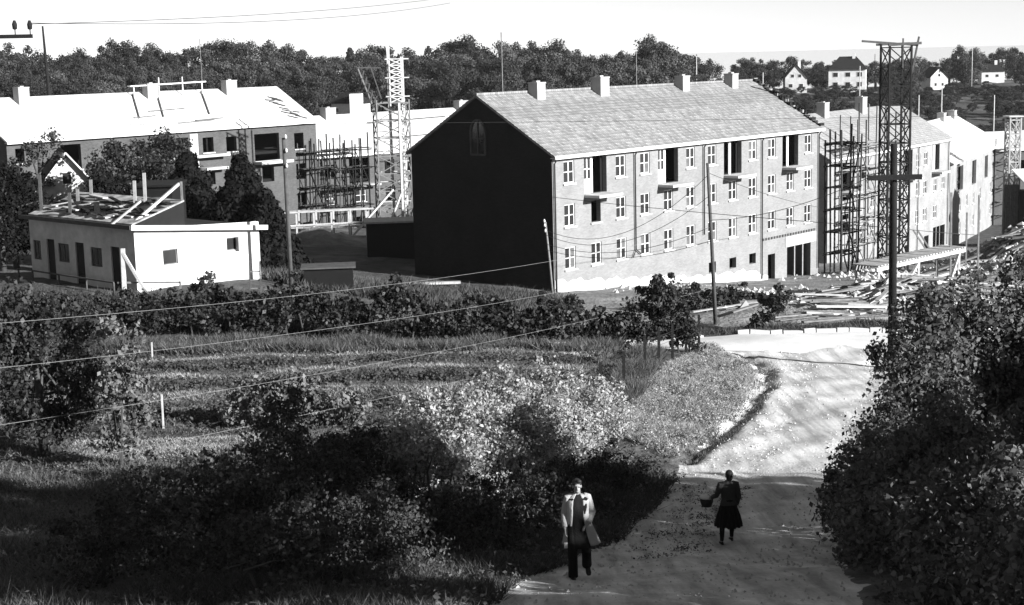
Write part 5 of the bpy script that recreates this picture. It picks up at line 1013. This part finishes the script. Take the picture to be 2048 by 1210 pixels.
# ---- houses on the far slope
def house(label, px, base, Y, wd, dp, hw, rise, rz, wallm, roofm, wins, hip=False, chim=True):
    P = atY(px, base, Y); g = P.z; root = tag(empty('hillside_house', (P.x, Y, g), rz), label, 'house'); x = wd / 2
    m = MB(); m.add([(-x, 0, -6), (x, 0, -6), (x, 0, hw), (-x, 0, hw), (-x, dp, -6), (x, dp, -6), (x, dp, hw), (-x, dp, hw)], BOXF); m.build('wall', MT[wallm], root); o_ = .4
    if hip:
        r = MB(); r.add([(-x - o_, -o_, hw + .003), (x + o_, -o_, hw + .003), (x + o_, dp + o_, hw + .003), (-x - o_, dp + o_, hw + .003), (-x * .45, dp / 2, hw + rise), (x * .45, dp / 2, hw + rise)], [(0, 1, 5, 4), (1, 2, 5), (2, 3, 4, 5), (3, 0, 4), (3, 2, 1, 0)])
    else:   # gable to the front
        r = MB()
        for sg in (-1, 1):
            a = [(0, -o_, hw + rise), (sg * (x + o_), -o_, hw - .25), (sg * (x + o_), dp + o_, hw - .25), (0, dp + o_, hw + rise)]; r.add(a + [(p[0], p[1], p[2] + .25) for p in a], BOXF)
        g_ = MB(); g_.add([(-x, .001, hw - .01), (x, .001, hw - .01), (0, .001, hw + rise - .05), (-x, dp, hw), (x, dp, hw), (0, dp, hw + rise - .05)], [(0, 1, 2), (5, 4, 3)]); g_.build('gable', MT[wallm], root)
    ro = r.build('roof', MT[roofm], root)
    if chim: MB().box(x * .25, x * .25 + .8, dp * .4, dp * .4 + .8, hw + .5, hw + rise + .9).build('chimney', MT['limewash'], ro)
    for wx, wz, ww, wh in wins:
        f = MB().box(wx - ww / 2, wx + ww / 2, -.05, -.003, wz - wh / 2, wz + wh / 2).build('window', MT['trim'], root); MB().box(wx - ww / 2 + .12, wx + ww / 2 - .12, -.065, -.052, wz - wh / 2 + .12, wz + wh / 2 - .12).build('pane', MT['glass'], f)
house('white two-storey house with dark hipped roof on the far slope', 1694, 178, 430, 10.2, 8, 5.4, 3.6, -.25, 'limewash', 'tar', [(x, z, 1.5, 1.4) for x in (-3.2, .2, 3.4) for z in (1.3, 4.0)], True)
house('narrow white house with steep dark gable roof on the far slope', 1878, 178, 470, 5.4, 8, 3.6, 2.9, .1, 'limewash', 'tar', [(-1.1, 1.4, .9, 1.1), (1.1, 1.4, .9, 1.1), (0, 4.2, .9, 1.0)], chim=False)
house('dark timbered house with pale window bands among hillside trees', 1592, 180, 430, 6.0, 8, 3.4, 3.6, -.1, 'shedside', 'tar', [(-1.5, 1.2, 1.3, 1.2), (1.4, 1.2, 1.3, 1.2), (-1.0, 3.9, 1.1, 1.1), (1.0, 3.9, 1.1, 1.1)])
house('low white house behind the dark hedge high on the far slope', 1986, 160, 470, 6.8, 6, 2.6, 2.4, -.1, 'limewash', 'tar', [(-1.8, 1.3, 1.1, 1.0), (1.2, 1.3, 1.1, 1.0)], True)
house('small dark roofed house with one white gable peeping above the bright roof', 690, 232, 262, 5.4, 4, 2.1, 1.9, -.45, 'shedside', 'tar', [(-1.5, 1, .8, .9)], True, False)
o = MB().box(-1.0, 1.0, 0, 3, -3, 3.2).build('bay_front', MT['limewash'], None); P = atY(712, 226, 259); o.location = P; o.name = 'white_outhouse'; tag(o, 'narrow white outhouse wall beside the small dark roofed house', 'outhouse')
# ================================================================== PEOPLE
def ring_loft(m, pts, rad, n=14, lat=(1, 0, 0)):
    """rings of half-axes (a, b) along a path; a runs along the lateral axis"""
    pts = [Vector(p) for p in pts]; base = len(m.v); k = len(pts); lat = Vector(lat)
    for i, p in enumerate(pts):
        d = (pts[min(i + 1, k - 1)] - pts[max(i - 1, 0)]).normalized(); a = (lat - d * lat.dot(d)).normalized(); b = d.cross(a)
        ra, rb = rad[i] if hasattr(rad[i], '__len__') else (rad[i], rad[i])
        for j in range(n):
            t = 2 * math.pi * j / n; m.v.append(tuple(p + a * math.cos(t) * ra + b * math.sin(t) * rb))
    for i in range(k - 1):
        for j in range(n):
            j2 = (j + 1) % n; m.f.append((base + i * n + j, base + i * n + j2, base + (i + 1) * n + j2, base + (i + 1) * n + j))
    m.f.append(tuple(base + j for j in range(n))[::-1]); m.f.append(tuple(base + (k - 1) * n + j for j in range(n)))
def ball(m, c, r, n=12, k=8):
    c = Vector(c); r = r if hasattr(r, '__len__') else (r, r, r); ring_loft(m, [c + Vector((0, 0, -r[2] * math.cos(math.pi * (i + .5) / k))) for i in range(k)], [(r[0] * math.sin(math.pi * (i + .5) / k), r[1] * math.sin(math.pi * (i + .5) / k)) for i in range(k)], n)
def fused(m, name, mat, parent, vox=.01, it=3):
    me = m.mesh(name, mat); o = bpy.data.objects.new(name, me); col.objects.link(o)
    md = o.modifiers.new('r', 'REMESH'); md.mode = 'VOXEL'; md.voxel_size = vox; md.use_smooth_shade = True
    sm = o.modifiers.new('s', 'SMOOTH'); sm.iterations = it; sm.factor = .5
    dg = bpy.context.evaluated_depsgraph_get(); me2 = bpy.data.meshes.new_from_object(o.evaluated_get(dg)); bpy.data.objects.remove(o); me2.name = name
    me2.materials.clear(); me2.materials.append(mat); r = link(name, me2, parent); me2.polygons.foreach_set('use_smooth', [True] * len(me2.polygons)); return r
def hand(m, w_, tip, side, curl=.4):
    """palm, four unequal bent fingers and a thumb leaving the side of the palm"""
    w_, tip = Vector(w_), Vector(tip); d = (tip - w_).normalized(); lat = Vector((0, 1, 0)); lat = (lat - d * lat.dot(d)).normalized(); nrm = d.cross(lat).normalized() * side
    ring_loft(m, [w_, w_ + d * .04, w_ + d * .095], [(.026, .02), (.04, .016), (.042, .014)], 10, lat)
    for i, L_ in enumerate((.068, .08, .076, .058)):
        o = w_ + d * .09 + lat * (.031 - .0207 * i); a = o + d * L_ * .45 + nrm * .01; b = a + (d * (1 - curl) + nrm * curl).normalized() * L_ * .35; c = b + (d * (1 - 1.6 * curl) + nrm * 1.3 * curl).normalized() * L_ * .3
        ring_loft(m, [o, a, b, c], [.0092, .009, .0085, .007], 8, lat)
    o = w_ + d * .03 + lat * .036; ring_loft(m, [o, o + lat * .02 + d * .025 + nrm * .012, o + lat * .022 + d * .055 + nrm * .025], [.012, .0105, .008], 8, nrm)
def head(m, c, fwd, s=1.0):
    """skull, jaw, nose, ears, brow; fwd is -1 (towards -y) or 1"""
    c = Vector(c); f = fwd; ball(m, c + Vector((0, -f * .012, .03)) * s, (.074 * s, .092 * s, .09 * s)); ball(m, c + Vector((0, f * .03, -.045)) * s, (.056 * s, .062 * s, .07 * s))
    ring_loft(m, [c + Vector((0, f * .082, .012)) * s, c + Vector((0, f * .106, -.028)) * s, c + Vector((0, f * .092, -.038)) * s], [.009 * s, .016 * s, .012 * s], 8)
    for sx in (-1, 1): ball(m, c + Vector((sx * .076, -f * .005, -.005)) * s, (.012 * s, .022 * s, .032 * s), 8, 6)
    ball(m, c + Vector((0, f * .078, .032)) * s, (.05 * s, .014 * s, .012 * s), 8, 6); ball(m, c + Vector((0, f * .084, -.068)) * s, (.024 * s, .012 * s, .009 * s), 8, 6)
def face_bits(parent, c, f, s=1.0):
    c = Vector(c)
    for sx in (-1, 1):
        m = MB(); ball(m, c + Vector((sx * .032, f * .085, .008)) * s, (.013 * s, .008 * s, .008 * s), 8, 6); m.build('eye', MT['hair'], parent, True)
def hairmesh(parent, c, f, s=1.0, low=-.05, bun=False):
    m = MB(); c = Vector(c); ball(m, c + Vector((0, -f * .022, .052)) * s, (.084 * s, .098 * s, .085 * s), 14, 10); ball(m, c + Vector((0, -f * .05, low * .4)) * s, (.078 * s, .06 * s, .08 * s), 12, 8)
    if bun: ball(m, c + Vector((0, -f * .1, .02)) * s, (.05 * s, .04 * s, .05 * s))
    else: ball(m, c + Vector((.03, f * .05, .105)) * s, (.05 * s, .04 * s, .03 * s))
    return fused(m, 'hair', MT['hair'], parent, .008, 4)

# ---- man walking up towards us in a pale open coat
gm = onG(1158, 1158, 15, 40); man = tag(empty('person', (gm.x, gm.y, gm.z + .03), .06), 'person in pale open coat over dark clothes, walking up the road', 'person')
hc = (-.015, -.06, 1.655)
J = dict(hipL=(-.095, 0, .93), kneL=(-.115, -.13, .51), ankL=(-.11, -.1, .085), hipR=(.095, 0, .93), kneR=(.135, -.03, .5), ankR=(.17, .27, .16))
b = MB(); head(b, hc, -1)
ring_loft(b, [(0, 0, .9), (0, 0, 1.05), (0, -.01, 1.25), (0, -.01, 1.4), (0, 0, 1.48), (-.005, -.02, 1.54), (-.01, -.04, 1.62)], [(.15, .1), (.145, .1), (.165, .11), (.18, .105), (.11, .075), (.056, .058), (.052, .055)], 16)
for sx, a_, e_, w_, t_ in ((-1, (-.19, 0, 1.44), (-.245, .04, 1.16), (-.235, -.05, .91), (-.23, -.09, .73)), (1, (.19, 0, 1.44), (.275, .07, 1.16), (.165, -.12, 1.0), (.05, -.17, .93))):
    ring_loft(b, [(sx * .1, 0, 1.45), a_, e_, w_], [.06, .055, .042, .028], 12, (0, 1, 0)); hand(b, w_, t_, -sx if sx < 0 else 1)
for h_, k_, a_ in (('hipL', 'kneL', 'ankL'), ('hipR', 'kneR', 'ankR')): ring_loft(b, [J[h_], J[k_], J[a_]], [.085, .058, .038], 12)
fused(b, 'body', MT['skin'], man, .0075, 2); face_bits(man, hc, -1); hairmesh(man, hc, -1)
t = MB()
for h_, k_, a_ in (('hipL', 'kneL', 'ankL'), ('hipR', 'kneR', 'ankR')):
    A_, B_, C_ = Vector(J[h_]), Vector(J[k_]), Vector(J[a_]); ring_loft(t, [A_ + Vector((0, 0, .06)), A_.lerp(B_, .5), B_, B_.lerp(C_, .5), C_ + Vector((0, 0, -.035))], [.115, .1, .085, .085, .088], 14)
ring_loft(t, [(0, 0, .84), (0, 0, .95), (0, 0, 1.04)], [(.17, .12), (.175, .125), (.165, .115)], 16); fused(t, 'trousers', MT['cloth_dk'], man, .011, 3)
d = MB(); ring_loft(d, [(-.01, -.03, .56), (-.005, -.02, .75), (0, -.01, .95), (0, -.01, 1.12), (0, -.015, 1.3), (0, -.01, 1.43), (0, 0, 1.5), (-.005, -.02, 1.54)], [(.205, .17), (.195, .155), (.18, .135), (.165, .125), (.185, .13), (.195, .12), (.12, .085), (.07, .07)], 20); fused(d, 'dark_overall', MT['cloth_dk'], man, .012, 3)
for (x, y, z), tw in (((-.11, -.1, .05), 0), ((.17, .27, .1), .5)):
    s_ = MB()
    if tw: ring_loft(s_, [(x, y + .03, z + .06), (x + .01, y - .02, z), (x + .02, y - .1, z - .09), (x + .02, y - .14, z - .115)], [(.042, .042), (.046, .05), (.05, .035), (.035, .02)], 12)
    else: ring_loft(s_, [(x, y + .07, z - .01), (x, y, z + .02), (x - .01, y - .1, z - .005), (x - .015, y - .19, z - .015), (x - .015, y - .23, z - .02)], [(.03, .035), (.045, .055), (.05, .04), (.045, .028), (.02, .015)], 12)
    fused(s_, 'shoe', MT['shoe'], man, .009, 2)
# coat: an open shell hanging from the shoulders, tails blown to his left
def coat_shell(name, zs, prof, parent, mat, open0, open1, shift, nphi=40, f=-1, thick=.012):
    V = []; Fc = []; nz = len(zs)
    for i, z in enumerate(zs):
        u = i / (nz - 1); rx, ry = np.interp(z, prof[0], prof[1]), np.interp(z, prof[0], prof[2]); o0, o1 = open0(u), open1(u)
        for j in range(nphi + 1):
            ph = o0 + (2 * math.pi - o0 - o1) * j / nphi; fold = 1 + .045 * u * math.sin(ph * 7 + 2 * u) + .02 * math.sin(ph * 13 + 5 * u); sx, sy = shift(u, ph)
            V.append((rx * math.sin(ph) * fold * f * -1 + sx, f * ry * math.cos(ph) * fold + sy, z))
    for i in range(nz - 1):
        for j in range(nphi):
            a = i * (nphi + 1) + j; Fc.append((a, a + 1, a + nphi + 2, a + nphi + 1))
    me = bpy.data.meshes.new(name); me.from_pydata(V, [], Fc); me.materials.append(mat); me.update(); o = link(name, me, parent); me.polygons.foreach_set('use_smooth', [True] * len(Fc))
    md = o.modifiers.new('thick', 'SOLIDIFY'); md.thickness = thick; md.offset = 1; return o
zs = np.linspace(1.53, .6, 22)
ct = coat_shell('coat', zs, ([.6, .95, 1.2, 1.4, 1.48, 1.53], [.25, .205, .2, .21, .15, .075], [.19, .16, .15, .145, .11, .08]), man, MT['coat'],
    lambda u: .38 + .2 * u, lambda u: .42 + .2 * u, lambda u, ph: (.26 * max(0, u - .4) * max(0, math.sin(ph)) - .02 * u, .03 * u))
cs_ = MB()
for sx, a_, e_, w_ in ((-1, (-.172, 0, 1.45), (-.235, .04, 1.16), (-.232, -.045, .93)), (1, (.172, 0, 1.45), (.262, .07, 1.15), (.17, -.11, 1.01))):
    A_, B_, C_ = Vector(a_), Vector(e_), Vector(w_); ring_loft(cs_, [Vector((sx * .1, 0, 1.47)), A_, A_.lerp(B_, .5), B_, B_.lerp(C_, .6), C_], [.06, .07, .066, .06, .056, .052], 14, (0, 1, 0))
fused(cs_, 'coat_sleeves', MT['coat'], man, .01, 3)
MB().box(-.26, -.2, -.13, -.12, .58, .68).build('held_paper', MT['paper'], man)

# ---- woman seen from behind, walking down the road with a bundle
gw = onG(1457, 1092, 20, 45); wom = tag(empty('person', (gw.x, gw.y, gw.z + .03), .12), 'person seen from behind in dark jacket and full skirt, carrying a basket', 'person')
hc = (0.02, .04, 1.475)
b = MB(); head(b, hc, 1, .95)
ring_loft(b, [(0, 0, .82), (0, .0, .98), (0, .02, 1.15), (0, .02, 1.27), (0, .02, 1.335), (.01, .03, 1.39), (.015, .035, 1.45)], [(.15, .1), (.125, .09), (.14, .1), (.155, .095), (.095, .07), (.05, .052), (.047, .05)], 16)
for sx, a_, e_, w_, t_ in ((-1, (-.165, .02, 1.3), (-.25, .02, 1.07), (-.31, .2, .98), (-.34, .36, .96)), (1, (.165, .02, 1.3), (.21, -.02, 1.04), (.19, .06, .82), (.18, .1, .66))):
    ring_loft(b, [(sx * .08, .02, 1.31), a_, e_, w_], [.055, .048, .038, .025], 12, (0, 1, 0)); hand(b, w_, t_, sx)
for P_ in (((-.08, 0, .85), (-.12, .05, .45), (-.15, -.03, .08)), ((.08, 0, .85), (.11, .13, .46), (.12, .2, .09))): ring_loft(b, P_, [.085, .055, .034], 12)
fused(b, 'body', MT['skin'], wom, .0075, 2); face_bits(wom, hc, 1, .95)
hairmesh(wom, hc, 1, .98, -.06, True)
k = MB(); ring_loft(k, [(-.005, .0, .41), (0, .02, .6), (0, .01, .8), (0, 0, .93), (0, 0, 1.0)], [(.285, .27), (.245, .22), (.195, .165), (.15, .125), (.135, .11)], 26)
for j in range(14):   # folds of the skirt
    a = j / 14 * 6.283; ring_loft(k, [(.285 * math.cos(a), .27 * math.sin(a), .415), (.24 * math.cos(a), .215 * math.sin(a), .62), (.14 * math.cos(a), .12 * math.sin(a), .93)], [.028, .022, .006], 8)
fused(k, 'skirt', MT['cloth_dk'], wom, .012, 2)
j_ = MB(); ring_loft(j_, [(0, .0, .86), (0, .01, .98), (0, .02, 1.13), (0, .02, 1.26), (0, .02, 1.335), (.008, .028, 1.375)], [(.185, .145), (.15, .12), (.16, .125), (.175, .115), (.115, .085), (.065, .065)], 18)
for a_, e_, w_, r_ in (((-.165, .02, 1.3), (-.25, .02, 1.07), (-.305, .185, .985), .0), ((.165, .02, 1.3), (.215, -.02, 1.04), (.19, .055, .84), .0)): ring_loft(j_, [Vector((a_[0] * .5, .02, 1.32)), a_, Vector(a_).lerp(Vector(e_), .5), e_, w_], [.06, .072, .065, .056, .045], 12, (0, 1, 0))
fused(j_, 'jacket', MT['cloth_md'], wom, .011, 3)
for P_ in (((-.12, .05, .45), (-.15, -.03, .1)), ((.11, .13, .46), (.12, .2, .11))):
    s_ = MB(); ring_loft(s_, [P_[0], Vector(P_[0]).lerp(Vector(P_[1]), .4), P_[1]], [.062, .056, .04], 12); fused(s_, 'stocking', MT['cloth_dk'], wom, .009, 2)
for x, y, z in ((-.15, -.03, .05), (.12, .2, .05)):
    s_ = MB(); ring_loft(s_, [(x, y - .06, z), (x, y, z + .015), (x, y + .1, z - .01), (x, y + .17, z - .025)], [(.028, .035), (.04, .045), (.042, .03), (.022, .015)], 12)
    fused(s_, 'shoe', MT['shoe'], wom, .009, 2)
bk = tag(empty('basket', Vector(wom.location) + Vector((-.41, .34, .74)), .12), 'dark basket with white cloth on top, held by the person in the full skirt', 'basket')
m = MB(); ring_loft(m, [(0, 0, 0), (0, 0, .09), (0, 0, .18)], [(.1, .1), (.135, .13), (.14, .135)], 16); m.build('bowl', MT['basket'], bk, True)
m = MB(); ring_loft(m, [(0, 0, .181), (0, 0, .22), (0, 0, .25)], [(.15, .14), (.145, .13), (.08, .07)], 16); m.build('white_cloth', MT['paper'], bk, True)

# ================================================================== thin haze over the whole place
def haze(dens):
    m = bpy.data.materials.new('thin_haze'); m.use_nodes = True; t = m.node_tree; t.nodes.clear(); o = t.nodes.new('ShaderNodeOutputMaterial'); v = t.nodes.new('ShaderNodeVolumePrincipled')
    v.inputs['Color'].default_value = (.9, .9, .9, 1); v.inputs['Density'].default_value = dens; v.inputs['Anisotropy'].default_value = .2; t.links.new(v.outputs[0], o.inputs['Volume'])
    ob = MB().box(-420, 420, -60, 700, ZC - 75, ZC + 14).build('haze', m); tag(ob, 'thin haze lying over the site and the far wood', kind='stuff')
haze(7.5e-5)
